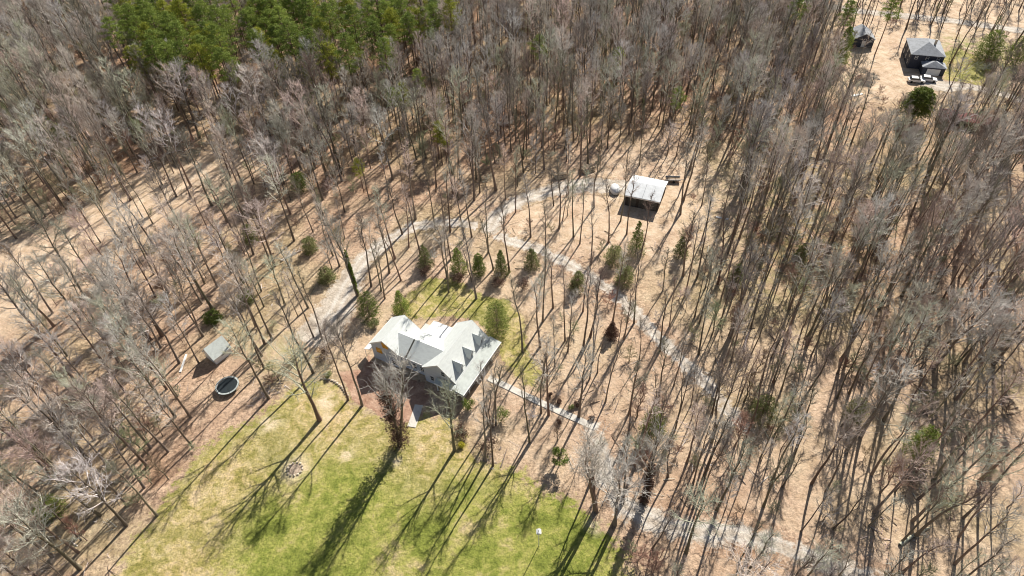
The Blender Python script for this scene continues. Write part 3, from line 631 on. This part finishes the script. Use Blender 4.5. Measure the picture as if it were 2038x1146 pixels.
def conifer(seed, h=6, r=1.7, mat='cedar', n=2600, base=.06, size=.14, power=1.0, stem=.10):
    """dense cone or dome of foliage down to the ground"""
    q = np.random.RandomState(seed); T = TB(); T.tube([(0, 0, 0), (0, 0, h * .5), (.05, 0, h * .92)], [stem, stem * .6, .02], 6); V_ = []; layers = int(max(9, h * 2.6))
    for i in range(layers):
        f = base + (1 - base) * i / layers; rr = r * (1 - ((f - base) / (1 - base)) ** power) ** (1 / max(1, power)) + .08; m = max(4, int(9 * rr / r + 3))
        for k in range(m):
            if q.rand() < .14: continue
            az = k * 6.283 / m + i * 1.1 + q.uniform(-.25, .25); ra = rr * q.uniform(.55, 1.12); c = np.array([math.cos(az) * ra * .75, math.sin(az) * ra * .75, f * h + q.uniform(-.15, .15)])
            V_.append(leaves(q, c, np.array([.3 * rr + .12, .3 * rr + .12, .22 * h / layers * 2.6]), int(n / (layers * 8)) + 3, size, .4)); T.tube([(0, 0, f * h * .95), c], [.025, .01], 3)
    V_.append(leaves(q, np.array([0, 0, h * .96]), np.array([.14, .14, .3]), 20, size, .4))
    return T.mesh("evergreen_trunk", M['pinebark']), leafmesh("evergreen_crown", V_, M[mat])

def shrubm(seed, r=1.0, h=1.2, mat='cedar', n=900, size=.11, name="foliage"):
    q = np.random.RandomState(seed); T = TB(); V_ = []
    for i in range(9):
        az = q.uniform(0, 6.28); c = np.array([math.cos(az) * r * q.uniform(.2, .7), math.sin(az) * r * q.uniform(.2, .7), h * q.uniform(.35, .8)]); T.tube([(0, 0, 0), c], [.04, .015], 3)
        V_.append(leaves(q, c, np.array([r * .45, r * .45, h * .35]), n // 9, size, .5))
    return T.mesh("shrub_stems", M['bark']), leafmesh("shrub_foliage", V_, M[mat])

# prototypes: mesh pairs shared by many trees
TALL = [bare_tree(100 + i, 21 + (i % 3), .19, .42 + .04 * (i % 3), 14 + i % 3, 4.2 + .25 * (i % 3), 44, 6, 6, .0185, ('twig', 'twig', 'twigdark', 'twig', 'twigpale', 'twigdark')[i]) for i in range(6)]
POLE = [bare_tree(200 + i, 19 + i % 3, .155, .50, 11, 2.5, 52, 5, 5, .0155, ('twig', 'twigdark')[i % 2]) for i in range(4)]
BUSHY = [bare_tree(300 + i, 18 + i % 3, .20, .32, 19, 4.8, 42, 7, 7, .020, ('twigpale', 'twig')[i % 2]) for i in range(5)]
SPREAD = [bare_tree(400 + i, 22, .30, .30, 18, 6.2, 50, 7, 5, .017, 'twig', tl=1.2) for i in range(3)]
SAPL = [bare_tree(500 + i, 8.5 + i % 2, .07, .2, 14, 2.2, 46, 6, 5, .015, ('twigolive', 'twigpale', 'twigbrown', 'twig', 'twigolive')[i], tl=.8) for i in range(5)]
BRUSH = [bare_tree(520 + i, 2.2, .03, .05, 12, 1.5, 32, 5, 5, .016, ('twigbrown', 'twigolive', 'twigpale')[i], tl=.5) for i in range(3)]
def debris(seed):
    q = np.random.RandomState(seed); T = TB(); C = TB()
    for i in range(9):
        c = q.uniform(-2.2, 2.2, 2); az = q.uniform(0, 6.3); l = q.uniform(.5, 3.2); r_ = q.uniform(.02, .09); d = np.array([math.cos(az), math.sin(az)]) * l
        (T if i % 2 else C).tube([(c[0], c[1], .05), (c[0] + d[0] * .5, c[1] + d[1] * .5 + .05, .1 + r_), (c[0] + d[0], c[1] + d[1], .06)], [r_, r_ * .8, r_ * .35], 4)
        for k in range(2): f = q.uniform(.3, .9); e_ = c + d * f; C.tube([(e_[0], e_[1], .08), (e_[0] + q.uniform(-.7, .7), e_[1] + q.uniform(-.7, .7), q.uniform(.1, .5))], [.02, .008], 3)
    return T.mesh("debris_wood", M['bark']), C.mesh("debris_twigs", M['twigpale'])
DEBRIS = [debris(560 + i) for i in range(4)]
MULTI = [bare_tree(600, 22, .24, .4, 12, 4.6, 55, 6, 6, .019, stems=3)]
PINES = [pine(700 + i, 21 + i % 3, 'pine', .40 + .04 * (i % 2), 2.9 + .2 * i) for i in range(4)] + [pine(710 + i, 20, 'pineyellow', .5, 2.8) for i in range(2)]

def place_tree(pair, loc, s, rz, label, name="bare_tree", cat="tree", group=None, parts=("trunk", "crown"), sz=None):
    r = empty(name, loc, rz, label, cat, group); r.scale = (s, s, sz or s)
    if name == 'bare_tree': k_ = rnd.uniform(.8, 1.3); r.scale = (s * k_, s * k_, s)
    for nm, me_ in zip(parts, pair): link(bpy.data.objects.new(nm, me_), r)
    return r
def top_to_base(px, py, z): p = P(px, py, z); return Vector((p.x, p.y, 0))

# --- single trees anyone could point to
special = [  # pair, base px, scale, label
    (SPREAD[0], (636, 836), .92, "tall bare tree standing alone on the open lawn, left of the stone edging"),
    (TALL[1], (693, 796), .95, "bare tree rising at the end of the curved stone edging"),
    (TALL[2], (721, 807), .98, "bare tree in the brown planting bed, right of the stone edging"),
    (SPREAD[1], (905, 896), .80, "pale grey bare tree with spreading branches reaching over the south end of the porch"),
    (POLE[0], (966, 917), .95, "thin bare tree on the lawn edge, left of a close pair below the walkway"),
    (POLE[1], (981, 927), 1.0, "thin bare tree on the lawn edge, right of a close pair below the walkway"),
    (POLE[2], (972, 846), .9, "leftmost of three slender trunks standing together by the porch end"),
    (POLE[3], (980, 850), .95, "middle one of three slender trunks standing together by the porch end"),
    (POLE[0], (987, 846), .9, "rightmost of three slender trunks standing together by the porch end"),
    (POLE[1], (1054, 880), 1.05, "slender bare tree below the walkway, between the lawn and the porch"),
    (POLE[3], (1077, 822), 1.0, "slender bare tree touching the lower side of the walkway"),
    (TALL[0], (1092, 826), .95, "bare tree just below the middle of the walkway with a long double shadow"),
    (TALL[3], (1152, 830), .9, "bare tree beside the far end of the walkway"),
    (MULTI[0], (1185, 1016), 1.0, "many stemmed bare tree left of the lower driveway, casting dark stripes on the lawn"),
    (TALL[4], (535, 793), 1.0, "tall bare tree at the wood's edge right of the trampoline"),
    (TALL[2], (526, 733), .95, "tall bare tree between the trampoline and the house, right of the playhouse"),
    (POLE[2], (521, 708), .95, "thinner bare tree just behind a taller one, right of the playhouse"),
]
hand = [(x, y) for x, y in [
    (1131, 396), (1154, 485), (1182, 413), (1211, 483), (1235, 440), (1113, 455), (1327, 290), (1273, 328), (1354, 426), (1247, 466), (1274, 512),
    (867, 457), (896, 463), (924, 475), (939, 472), (972, 503), (982, 536), (1014, 542), (1056, 472), (1085, 533), (1006, 396), (1026, 423), (837, 506), (814, 492), (801, 466), (786, 515), (798, 558), (766, 594), (759, 579), (739, 570), (893, 582), (890, 551), (948, 594), (676, 530), (663, 509), (624, 671), (641, 674),
    (403, 669), (396, 723), (31, 445), (66, 435), (178, 449), (33, 475), (17, 571), (105, 623), (307, 545), (384, 494), (150, 760), (332, 774), (405, 669), (485, 435), (433, 571), (59, 798), (335, 899), (294, 928), (100, 945), (199, 1026), (254, 1007), (107, 933), (73, 978), (162, 978), (313, 1026),
    (260, 398), (150, 398), (169, 384), (351, 391), (380, 394), (459, 353), (506, 366), (279, 328), (291, 304), (58, 387), (1040, 700), (1075, 690), (1080, 640), (1130, 700), (1160, 620), (1240, 1000), (1310, 800), (1250, 870), (1205, 800), (1180, 720)]]
taken = []
for pr, b, s, lb in special: place_tree(pr, P(*b), s, rnd.uniform(0, 6.3), lb); taken.append(P(*b))

# ivy-clad trees
def ivy_tree(b, h, w, label, lean=(0, 0), s=1.0, stems=2, mat='brown'):
    r = empty("ivy_tree", P(*b), rnd.uniform(0, 6), label, "tree"); q = np.random.RandomState(int(b[0])); pr = bare_tree(int(b[0]), 22 * s, .26, .38, 18, 5.4, 52, 7, 5, .019, stems=stems)
    link(bpy.data.objects.new("trunk", pr[0]), r); link(bpy.data.objects.new("crown", pr[1]), r); V_ = []
    for i in range(int(h * 7)): z = h * i / (h * 7); a0 = q.uniform(0, 6.3); rr = w * q.uniform(.1, .6) * (1 - .45 * z / h); V_.append(leaves(q, np.array([math.cos(a0) * rr, math.sin(a0) * rr, z + .3]), np.array([w * .32, w * .32, .6]), 44, .14, .6))
    link(bpy.data.objects.new("ivy", leafmesh("ivy", V_, M[mat])), r); taken.append(P(*b))
ivy_tree((797, 884), 15, 2.9, "big vine-covered tree with thick stems, casting the broadest shadow on the lawn", mat='brown')
ivy_tree((712, 588), 12, .7, "dark vine-covered tree leaning over the driveway end behind the garage wing", mat='cedar', stems=1)
ivy_tree((1281, 1001), 11, 1.4, "pale trunked vine-covered tree beside the lower driveway bend", mat='brown', stems=1, s=.9)

# --- evergreens, each told apart
EV = [  # kind, base px, height, radius, material, label, category
    ('c', (848, 528), 6.0, 2.0, 'olive', "pale olive evergreen, leftmost in the row along the upper edge of the back lawn"),
    ('c', (914, 540), 6.6, 2.1, 'cedar', "dark green conical evergreen second from the left in the row above the back lawn"),
    ('c', (954, 545), 6.0, 1.6, 'cedar', "slim conical evergreen third from the left in the row above the back lawn"),
    ('c', (998, 546), 7.0, 2.0, 'cedar', "tall conical evergreen fourth from the left in the row above the back lawn"),
    ('c', (1058, 532), 5.4, 1.9, 'olive', "thin grey green evergreen, rightmost in the row beside the driveway curve"),
    ('d', (736, 627), 6.2, 2.7, 'cedar', "dense dark green rounded evergreen at the driveway end behind the garage wing"),
    ('c', (801, 624), 6.6, 2.3, 'pine', "bright green conical evergreen between the driveway and the deck"),
    ('d', (990, 664), 8.8, 2.8, 'cedar', "tallest dark green evergreen, right behind the north end of the main wing"),
    ('d', (652, 558), 3.6, 2.2, 'olive', "rounded blue green bush left of the driveway"),
    ('c', (1265, 504), 9.0, 2.3, 'cedar', "tall narrow dark evergreen straight below the metal roofed shed"),
    ('d', (1222, 522), 4.5, 2.4, 'olive', "loose yellow green bush left of the narrow evergreen below the shed"),
    ('d', (1243, 562), 4.5, 2.2, 'olive', "loose green bush below the narrow evergreen, near the driveway"),
    ('c', (1353, 508), 5.5, 1.9, 'olive', "grey green evergreen right of the narrow dark one below the shed"),
    ('c', (1297, 858), 7.0, 2.4, 'cedar', "dark green conical evergreen right of the walkway's far end"),
    ('d', (1515, 828), 5.0, 2.7, 'olive', "wide pale green tree in the right hand wood, right of the dark conical evergreen"),
    ('d', (1697, 830), 5.0, 2.0, 'olive', "small dull green tree in the right hand wood between two greener ones"),
    ('d', (1820, 905), 7.5, 2.4, 'pine', "bright green topped evergreen near the right edge of the wood"),
    ('c', (500, 480), 5.0, 2.0, 'olive', "light green evergreen standing among bare trees left of the driveway"),
    ('d', (600, 376), 5.0, 2.4, 'cedar', "dull green evergreen among bare trees, upper left of the driveway curve"),
    ('d', (492, 600), 3.0, 2.0, 'olive', "yellow green bush between the bare trees above the playhouse"),
    ('d', (425, 637), 2.2, 2.1, 'cedar', "low dark green bush just above the playhouse"),
    ('d', (620, 500), 4.0, 1.9, 'olive', "olive bush among bare trunks left of the driveway's upper bend"),
    ('d', (105, 1020), 3.4, 2.4, 'cedar', "dark green bush in the wood at the lower left"),
    ('c', (1668, 128), 12, 3.0, 'pine', "tall bright green evergreen left of the far clearing"),
    ('d', (10, 150), 6, 3.2, 'pineyellow', "yellow green tree crown at the left edge of the far wood"),
    ('d', (1960, 118), 9, 4.5, 'cedar', "wide dark green tree at the right side of the far clearing"),
    ('d', (2020, 128), 9, 4.5, 'cedar', "dark green tree at the right edge beyond the far lawn"),
    ('c', (120, 280), 8, 2.4, 'olive', "dull green evergreen in the far left wood"),
    ('c', (135, 290), 7, 2.6, 'olive', "dull green evergreen in the far left wood, right of another one"),
    ('c', (1150, 575), 5.0, 2.0, 'olive', "thin greyish evergreen where the driveway passes right of the back lawn"),
    ('c', (1217, 668), 4.0, 1.5, 'brown', "small brownish conical tree right of the back lawn"),
    ('c', (1590, 520), 5.0, 1.8, 'olive', "small grey green evergreen inside the dense right hand wood"),
    ('c', (1462, 560), 5.0, 1.8, 'olive', "small olive evergreen at the left fringe of the dense right hand wood"),
]
for i, (k, b, h, r, mt, lb) in enumerate(EV):
    far = b[1] < 300
    pr = conifer(900 + i, h, r, mt, 2300 if mt == 'olive' else 3600 if h > 7 else 2600, .05, .15 if not far else .22, (1.15 + .25 * (i % 3)) if k == 'c' else 2.2); place_tree(pr, P(*b), 1, 0, lb, "evergreen_tree"); taken.append(P(*b))
# lone far evergreen with a trunk and the lollipop tree
place_tree(conifer(950, 9.5, 4.2, 'cedar', 9000, .26, .24, 2.4, .25), P(1814, 240), 1, 0, "lone dark evergreen with a visible trunk, between the far house and the near wood", "evergreen_tree"); taken.append(P(1808, 226))
q = np.random.RandomState(8); T = TB(); T.tube([(0, 0, 0), (.05, 0, 1.6), (0, .05, 2.9)], [.09, .07, .03], 7); V_ = []
for i in range(26): d = q.normal(0, 1, 3); d /= np.linalg.norm(d); c = np.array([0, 0, 3.0]) + d * [1.35, 1.35, .85]; T.tube([(0, 0, 2.0), c], [.03, .01], 3); V_.append(leaves(q, c, np.array([.5, .5, .35]), 70, .12, .5))
place_tree((T.mesh("trunk", M['bark']), leafmesh("crown", V_, M['pine'])), P(1113, 927), 1, 0, "small round topped green tree on a thin trunk, above the lawn's right edge", "evergreen_tree")
for i, (x, y, r, h, mt, lb) in enumerate([
    (998, 838, 1.9, 2.8, 'pine', "bright green bush right of the three slender trunks by the porch end"), (934, 812, 1.4, 2.4, 'pine', "green bush at the south corner of the porch"),
    (922, 864, 1.8, 1.8, 'brown', "dark brown bush on the lawn just below the porch end"), (920, 888, .8, .9, 'yellow', "small yellow flowering bush at the foot of the pale spreading tree"),
    (968, 890, 2.2, 2.4, 'brown', "wide dark brown bush under the pair of thin trees below the walkway"), (655, 748, 1.0, 1.3, 'olive', "small pale green bush at the top of the stone edging"),
    (1094, 788, .6, .8, 'brown', "dark shrub nearest the porch in the bed above the walkway"), (1112, 802, .6, .8, 'brown', "dark shrub in the middle of the bed above the walkway"), (1136, 812, .7, .9, 'olive', "tan green shrub above the walkway"),
    (1147, 808, .7, .9, 'brown', "dark shrub farthest from the porch on the upper side of the walkway"), (1177, 834, .7, .9, 'brown', "dark round shrub at the far end of the walkway"), (1112, 841, .6, .8, 'brown', "dark round shrub alone below the walkway"),
    (1040, 575, 1.9, 3.2, 'brown', "dark brown clump standing in for shadow at the right end of the back lawn"), (990, 572, 1.8, 2.4, 'brown', "dark brown clump for the shadow of the fourth evergreen above the back lawn"),  # dark foliage put in for the shadows of the evergreen row
    (912, 560, 1.5, 2.2, 'brown', "dark brown clump for the shadow of the second evergreen above the back lawn"), (846, 545, 1.5, 2.0, 'brown', "dark brown clump for the shadow of the leftmost evergreen above the back lawn"),
    (645, 715, 2.2, 2.6, 'brown', "reddish brown bush left of the driveway end and the garage wing"), (1142, 572, 1.5, 2.2, 'brown', "dark brown bush beside the driveway right of the back lawn"),
    (745, 650, 1.3, 1.6, 'olive', "dull green bush between the dark rounded evergreen and the garage wing")]):
    place_tree(shrubm(1000 + i, r, h, mt, 1100 if r > 1 else 500), P(x, y), 1, rnd.uniform(0, 6), lb, "shrub", "shrub", None, ("stems", "foliage")); taken.append(P(x, y))

# --- pine stand at the upper left: crowns placed by where their tops show
PIN = PX([(0, 0)])
pines = []
pinepoly = [(212, -40), (215, 68), (262, 85), (330, 105), (400, 120), (455, 108), (500, 70), (540, 96), (600, 112), (700, 100), (760, 95), (800, 50), (880, 20), (920, -40)]
pw = [tuple(P(x, y, 20)[:2]) for x, y in pinepoly]; pb = bnd(pw, 0)
gx = np.arange(pb[0], pb[1], 5.5); gy = np.arange(pb[2], pb[3], 5.5); X, Y = np.meshgrid(gx, gy); X = X + rs.uniform(-1.7, 1.7, X.shape); Y = Y + rs.uniform(-1.7, 1.7, Y.shape)
ok = (sd_poly(X, Y, pw) > 0)
for x, y in zip(X[ok], Y[ok]):
    px, py = proj((x, y, 18))
    if 455 < px < 490 and py > 5: continue
    if px > 560 and rs.rand() < .25: continue
    if py > -14: pines.append((x, y))
pgroup = "pines of the green stand at the upper left"
for i, (x, y) in enumerate(pines):
    k = rs.randint(0, 5) if rs.rand() < .9 else 5; place_tree(PINES[k], (x, y, 0), rs.uniform(.78, 1.12), rs.uniform(0, 6.3), "tall green pine in the pine stand at the upper left", "pine_tree", "tree", pgroup)
for (x, y, h, k, s, lb) in [(1073, 72, 17, 0, .82, "single green pine rising from the bare wood at the top centre"), (870, 245, 12, 4, .62, "bright yellow green pine in the bare wood, nearest above the driveway"), (882, 262, 10, 5, .55, "smaller yellow green pine beside a brighter one in the bare wood"),
        (797, 165, 14, 4, .7, "yellow green pine below the right end of the pine stand"), (780, 190, 12, 2, .62, "dull green pine left of a yellow green one, below the pine stand"), (833, 150, 12, 1, .62, "dark green pine right of a yellow green one, below the pine stand"), (710, 322, 9, 4, .5, "small bright green pine among bare trees straight below the pine stand"),
        (1230, 102, 12, 1, .6, "thin dull green pine right of the single pine at the top centre"), (1352, 180, 12, 3, .6, "thin green pine in the bare wood left of the far clearing"), (872, 190, 10, 5, .5, "small dull green pine above the brightest one in the bare wood"), (1690, 12, 16, 1, .8, "dark green pine at the top edge left of the far road"), (1780, 5, 16, 0, .85, "dark green pine at the top edge beside the far road"), (1590, 8, 16, 2, .8, "green pine at the top edge left of the camper trailer")]:
    b = top_to_base(x, y, h); place_tree(PINES[k], b, s, rs.uniform(0, 6.3), lb, "pine_tree"); taken.append(b)

# --- the bare wood
Z0 = [LAWN, BACK, MULCH]
strips = [(PX([(a, b) for a, b, c in S]), [c for a, b, c in S]) for S in (DRIVE, SPUR, LOWER, FARROAD, FARDRIVE)]
zones = [([(230, 100), (560, 130), (600, 200), (480, 290), (300, 290), (220, 200)], .40, 'tbp'),  # polygon px, density, kinds
    (STRIP, .14, 'tpp'), (FARC, .42, 'ppt'), (SHEDC, .24, 'pp'), ([(560, 560), (640, 470), (760, 400), (960, 400), (1110, 480), (1160, 560), (1150, 640), (1010, 760), (1180, 860), (1150, 1010), (1000, 940), (900, 880), (700, 800), (600, 760)], .16, 'pp'),
    ([(620, 380), (760, 330), (1000, 330), (1230, 290), (1090, 400), (940, 440), (780, 450), (650, 500)], .62, 'pppt'),
    ([(1000, 560), (1160, 480), (1300, 560), (1330, 700), (1290, 1010), (1180, 1010), (1000, 760)], .60, 'pppp'),
    ([(1290, 520), (1460, 480), (1600, 620), (1900, 800), (2100, 1000), (2100, 1400), (1270, 1400), (1240, 900)], .72, 'pppptp'),
    ([(-100, 650), (350, 560), (520, 700), (520, 840), (380, 910), (240, 1100), (150, 1400), (-100, 1400)], .70, 'tbbt'),
    ([(250, 420), (430, 380), (640, 330), (700, 480), (640, 560), (600, 780), (400, 640), (230, 560)], .52, 'tppb'),
    ([(1450, 180), (1700, 210), (2100, 220), (2100, 1000), (1900, 800), (1600, 640), (1450, 480)], .84, 'ttptpb'),
]
zpx = [(sd, d, k) for sd, d, k in zones]
def inpoly(px, py, L_):
    ins = False; n = len(L_)
    for i in range(n):
        ax, ay = L_[i]; bx, by = L_[(i + 1) % n]
        if (ay > py) != (by > py) and px < (bx - ax) * (py - ay) / (by - ay) + ax: ins = not ins
    return ins
KEEP = [(722, 622, 1008, 812), (1222, 325, 1340, 432), (398, 652, 486, 800), (1785, 70, 1870, 168)]
step = 3.95
gx = np.arange(-250, 250, step); gy = np.arange(-5, 330, step); X, Y = np.meshgrid(gx, gy); X = (X + rs.uniform(-1.75, 1.75, X.shape)).ravel(); Y = (Y + rs.uniform(-1.75, 1.75, Y.shape)).ravel()
bad = np.zeros(X.shape, bool)
for z_ in Z0: bad |= sd_poly(X, Y, z_) > -1.2
for p_, w_ in strips: bad |= sd_strip(X, Y, p_, w_) > -.4
bad |= sd_poly(X, Y, pw) > 6
tk = np.array([t[:2] for t in taken] + [tuple(P(*h)[:2]) for h in hand])
KINDS = {'t': TALL, 'p': POLE, 'b': BUSHY, 's': SAPL, 'u': BRUSH, 'd': DEBRIS}
cand = []
def overlaps(x, y, h):
    for f in (.0, .3, .5, .65, .8, 1.0):
        px, py = proj((x, y, h * f)); m = 24 if f > .4 else 6
        for a0, b0, a1, b1 in KEEP:
            if a0 - m < px < a1 + m and b0 - m < py < b1 + m: return True
    return False
for x, y, bd in zip(X, Y, bad):
    if bd: rs.rand(); continue
    px, py = proj((x, y, 0))
    if py > 1560 or px < -420 or px > 2500: continue
    tx, ty = proj((x, y, 20))
    if ty > 1180 or tx < -90 or tx > 2130 or py < -25: continue
    if np.min(np.hypot(tk[:, 0] - x, tk[:, 1] - y)) < 2.4: continue
    dn, ks = .86, 'tttbptp'
    for L_, d_, k_ in zones:
        if inpoly(px, py, L_): dn, ks = d_, k_; break
    if rs.rand() > dn: continue
    kd = ks[rs.randint(len(ks))]
    if py > 1146 and 180 < tx < 1330 and ty > 700 and inpoly(tx, ty, [(225, 1160), (262, 1085), (392, 905), (560, 790), (900, 835), (1000, 925), (1085, 985), (1225, 1080), (1270, 1160)]): continue
    s = rs.uniform(.55, 1.08)
    if overlaps(x, y, 21 * s): continue
    mx_, my_ = proj((x, y, 15 * s))
    if (inpoly(mx_, my_, STRIP) or inpoly(mx_, my_, FARC)) and rs.rand() < .5: continue
    cand.append((x, y, s, kd))
for hx, hy in hand:
    p = P(hx, hy); left = hx < 560; cand.append((p.x, p.y, rnd.uniform(.82, 1.0), ('t' if rnd.random() < .6 else 'p') if left else 'p'))
nh = len(hand)
# undergrowth saplings
sap = []
for i in range(3800):
    x, y = rs.uniform(-220, 220), rs.uniform(20, 300); px, py = proj((x, y, 0))
    if not (-40 < px < 2080 and -10 < py < 1250): continue
    dn = .9
    for L_, d_, k_ in zones:
        if inpoly(px, py, L_): dn = d_ * .55; break
    if rs.rand() > dn: continue
    if any(sd_poly(np.array([x]), np.array([y]), z_)[0] > -1 for z_ in Z0) or any(sd_strip(np.array([x]), np.array([y]), p_, w_)[0] > -.5 for p_, w_ in strips): continue
    if overlaps(x, y, 8): continue
    sap.append((x, y, rs.uniform(.5, 1.1), 's'))
def size_of(c):
    if c[3] == 's': return 0
    (ax, ay), (bx, by) = proj((c[0], c[1], 0)), proj((c[0], c[1], 20 * c[2]))
    vis = 1 if (-10 < ax < 2048 and -10 < ay < 1156) else .45
    return math.hypot(ax - bx, ay - by) * vis
order = sorted(range(len(cand)), key=lambda i: (-(i >= len(cand) - nh), -size_of(cand[i])))
NIND = 300 - len(special)
def zone_label(px, py, kd):
    kindw = {'t': "tall bare leafless", 'p': "thin bare leafless", 'b': "pale bushy crowned leafless"}[kd]
    if px < 560 and py > 640: w = "in the wood left of the lawn"
    elif px < 560: w = "in the wood at the far left, above the playhouse"
    elif px < 1100 and py > 900: w = "at the lower edge of the lawn"
    elif px < 1100: w = "near the driveway behind the house"
    elif py < 560: w = "around the metal roofed shed and its clearing"
    elif px < 1290: w = "between the driveway and the walkway, right of the house"
    elif py > 900: w = "in the lower right wood by the lower driveway"
    else: w = "in the wood on the right beyond the driveway"
    return f"{kindw} tree {w}", f"{kindw} trees {w}"
for i in order[:NIND]:
    x, y, s, kd = cand[i]; px, py = proj((x, y, 0)); lb, gp = zone_label(px, py, kd); mset = KINDS[kd]
    place_tree(mset[rs.randint(len(mset))], (x, y, 0), s, rs.uniform(0, 6.3), lb, "bare_tree", "tree", gp)

# all remaining trees: one mass, instanced on points
brush = []
for i in range(8000):
    x, y = rs.uniform(-220, 220), rs.uniform(20, 290); px, py = proj((x, y, 0))
    if not (-40 < px < 2080 and -10 < py < 1200): continue
    dn = .8
    for L_, d_, k_ in zones:
        if inpoly(px, py, L_): dn = min(.6, d_ * .8 + .12); break
    if rs.rand() > dn: continue
    brush.append((x, y, rs.uniform(.5, 1.2), 'u' if rs.rand() < .5 else 'd'))
ba = np.array([c[:2] for c in brush]); kb = np.ones(len(ba), bool)
for z_ in Z0: kb &= sd_poly(ba[:, 0], ba[:, 1], z_) < -.8
for p_, w_ in strips: kb &= sd_strip(ba[:, 0], ba[:, 1], p_, w_) < -.6
kb &= np.array([not overlaps(c[0], c[1], 2) for c in brush]); brush = [c for c, k_ in zip(brush, kb) if k_]
rest = [cand[i] for i in order[NIND:]] + sap + brush
pc = bpy.data.collections.new("woodland_kinds"); kidx = {}
for kd in 'tpbsud':
    for j, (a_, b_) in enumerate(KINDS[kd]):
        va = np.empty(len(a_.vertices) * 3, np.float32); a_.vertices.foreach_get('co', va); vb = np.empty(len(b_.vertices) * 3, np.float32); b_.vertices.foreach_get('co', vb)
        qa = np.empty(len(a_.polygons) * 4, np.int32); a_.loops.foreach_get('vertex_index', qa); qb = np.empty(len(b_.polygons) * 4, np.int32); b_.loops.foreach_get('vertex_index', qb)
        me = mesh_np("whole_tree", np.concatenate([va, vb]).reshape(-1, 3), [np.concatenate([qa.reshape(-1, 4), qb.reshape(-1, 4) + len(a_.vertices)])], [a_.materials[0], b_.materials[0]], True)
        mi = np.zeros(len(me.polygons), np.int32); mi[len(a_.polygons):] = 1; me.polygons.foreach_set('material_index', mi)
        kidx.setdefault(kd, []).append(len(pc.objects)); o = bpy.data.objects.new(f"kind_{len(pc.objects):02d}", me); pc.objects.link(o)
pm = bpy.data.meshes.new("bare_woodland"); pm.vertices.add(len(rest)); pm.vertices.foreach_set('co', np.array([(c[0], c[1], 0) for c in rest], np.float32).ravel())
for nme, typ, vals in (('idx', 'INT', [kidx[c[3]][rs.randint(len(kidx[c[3]]))] for c in rest]), ('scl', 'FLOAT', [c[2] for c in rest]), ('sxy', 'FLOAT', [c[2] * rnd.uniform(.8, 1.4) for c in rest]), ('rot', 'FLOAT', rs.uniform(0, 6.3, len(rest)))):
    at = pm.attributes.new(nme, typ, 'POINT'); at.data.foreach_set('value', np.array(vals, np.int32 if typ == 'INT' else np.float32))
wood = link(bpy.data.objects.new("bare_woodland", pm)); tag(wood, "mass of grey leafless trees and brush filling the far and outer wood", "forest", None, 'stuff')
ng = bpy.data.node_groups.new("scatter", 'GeometryNodeTree'); ng.interface.new_socket("Geometry", in_out='INPUT', socket_type='NodeSocketGeometry'); ng.interface.new_socket("Geometry", in_out='OUTPUT', socket_type='NodeSocketGeometry')
N = ng.nodes.new; gi = N("NodeGroupInput"); go = N("NodeGroupOutput"); ci = N("GeometryNodeCollectionInfo"); ci.inputs['Collection'].default_value = pc; ci.inputs['Separate Children'].default_value = True; ci.inputs['Reset Children'].default_value = True
m2p = N("GeometryNodeMeshToPoints"); iop = N("GeometryNodeInstanceOnPoints"); iop.inputs['Pick Instance'].default_value = True
def na(n, t): x = N("GeometryNodeInputNamedAttribute"); x.data_type = t; x.inputs['Name'].default_value = n; return x.outputs['Attribute']
cr = N("ShaderNodeCombineXYZ"); ng.links.new(na('rot', 'FLOAT'), cr.inputs[2]); cs = N("ShaderNodeCombineXYZ"); sa = na('scl', 'FLOAT')
sb = na('sxy', 'FLOAT')
for i in range(3): ng.links.new(sb if i < 2 else sa, cs.inputs[i])
e2r = N("FunctionNodeEulerToRotation"); ng.links.new(cr.outputs[0], e2r.inputs[0])
ng.links.new(gi.outputs[0], m2p.inputs[0]); ng.links.new(m2p.outputs[0], iop.inputs['Points']); ng.links.new(ci.outputs[0], iop.inputs['Instance']); ng.links.new(na('idx', 'INT'), iop.inputs['Instance Index'])
ng.links.new(e2r.outputs[0], iop.inputs['Rotation']); ng.links.new(cs.outputs[0], iop.inputs['Scale']); ng.links.new(iop.outputs[0], go.inputs[0])
md = wood.modifiers.new("scatter", 'NODES'); md.node_group = ng

# fallen trunks
for i, (x, y, L_, az, lb) in enumerate([(300, 318, 9, .5, "pale fallen trunk lying in the shade below the pine stand"), (170, 262, 6, -.9, "short fallen trunk in the far left wood"), (395, 205, 8, .6, "fallen trunk under the pine stand's edge"), (1700, 330, 16, 2.7, "long dark fallen trunk in the dense right hand wood"),
        (560, 520, 5, .7, "fallen trunk left of the driveway's upper bend"), (1480, 700, 6, 1.1, "fallen trunk beside the driveway in the right hand wood"), (1790, 1085, 6, .4, "fallen pale branch above the lower driveway's end"), (200, 870, 6, .9, "fallen trunk in the wood left of the lawn")]):
    q = np.random.RandomState(i); T = TB(); T.tube([(0, 0, .2), (L_ * .5, .2, .25), (L_, 0, .2)], [.26, .2, .08], 7)
    for k in range(5): f = q.uniform(.4, .95); T.tube([(L_ * f, .1, .25), (L_ * f + 1, q.uniform(-1.2, 1.2), q.uniform(.3, 1.2))], [.05, .015], 3)
    o = link(bpy.data.objects.new("fallen_trunk", T.mesh("fallen_trunk", M['twigpale'] if i not in (3,) else M['bark']))); o.location = P(x, y); o.rotation_euler = (0, 0, az); tag(o, lb, "fallen trunk")
print("trees", len(cand), "sap", len(sap), "pines", len(pines), "rest", len(rest), "objects", len(bpy.data.objects))

for o in bpy.data.objects:
    if o.get('label') and len(o['label'].replace('-', ' ').split()) > 16: print("LONG", o['label'])
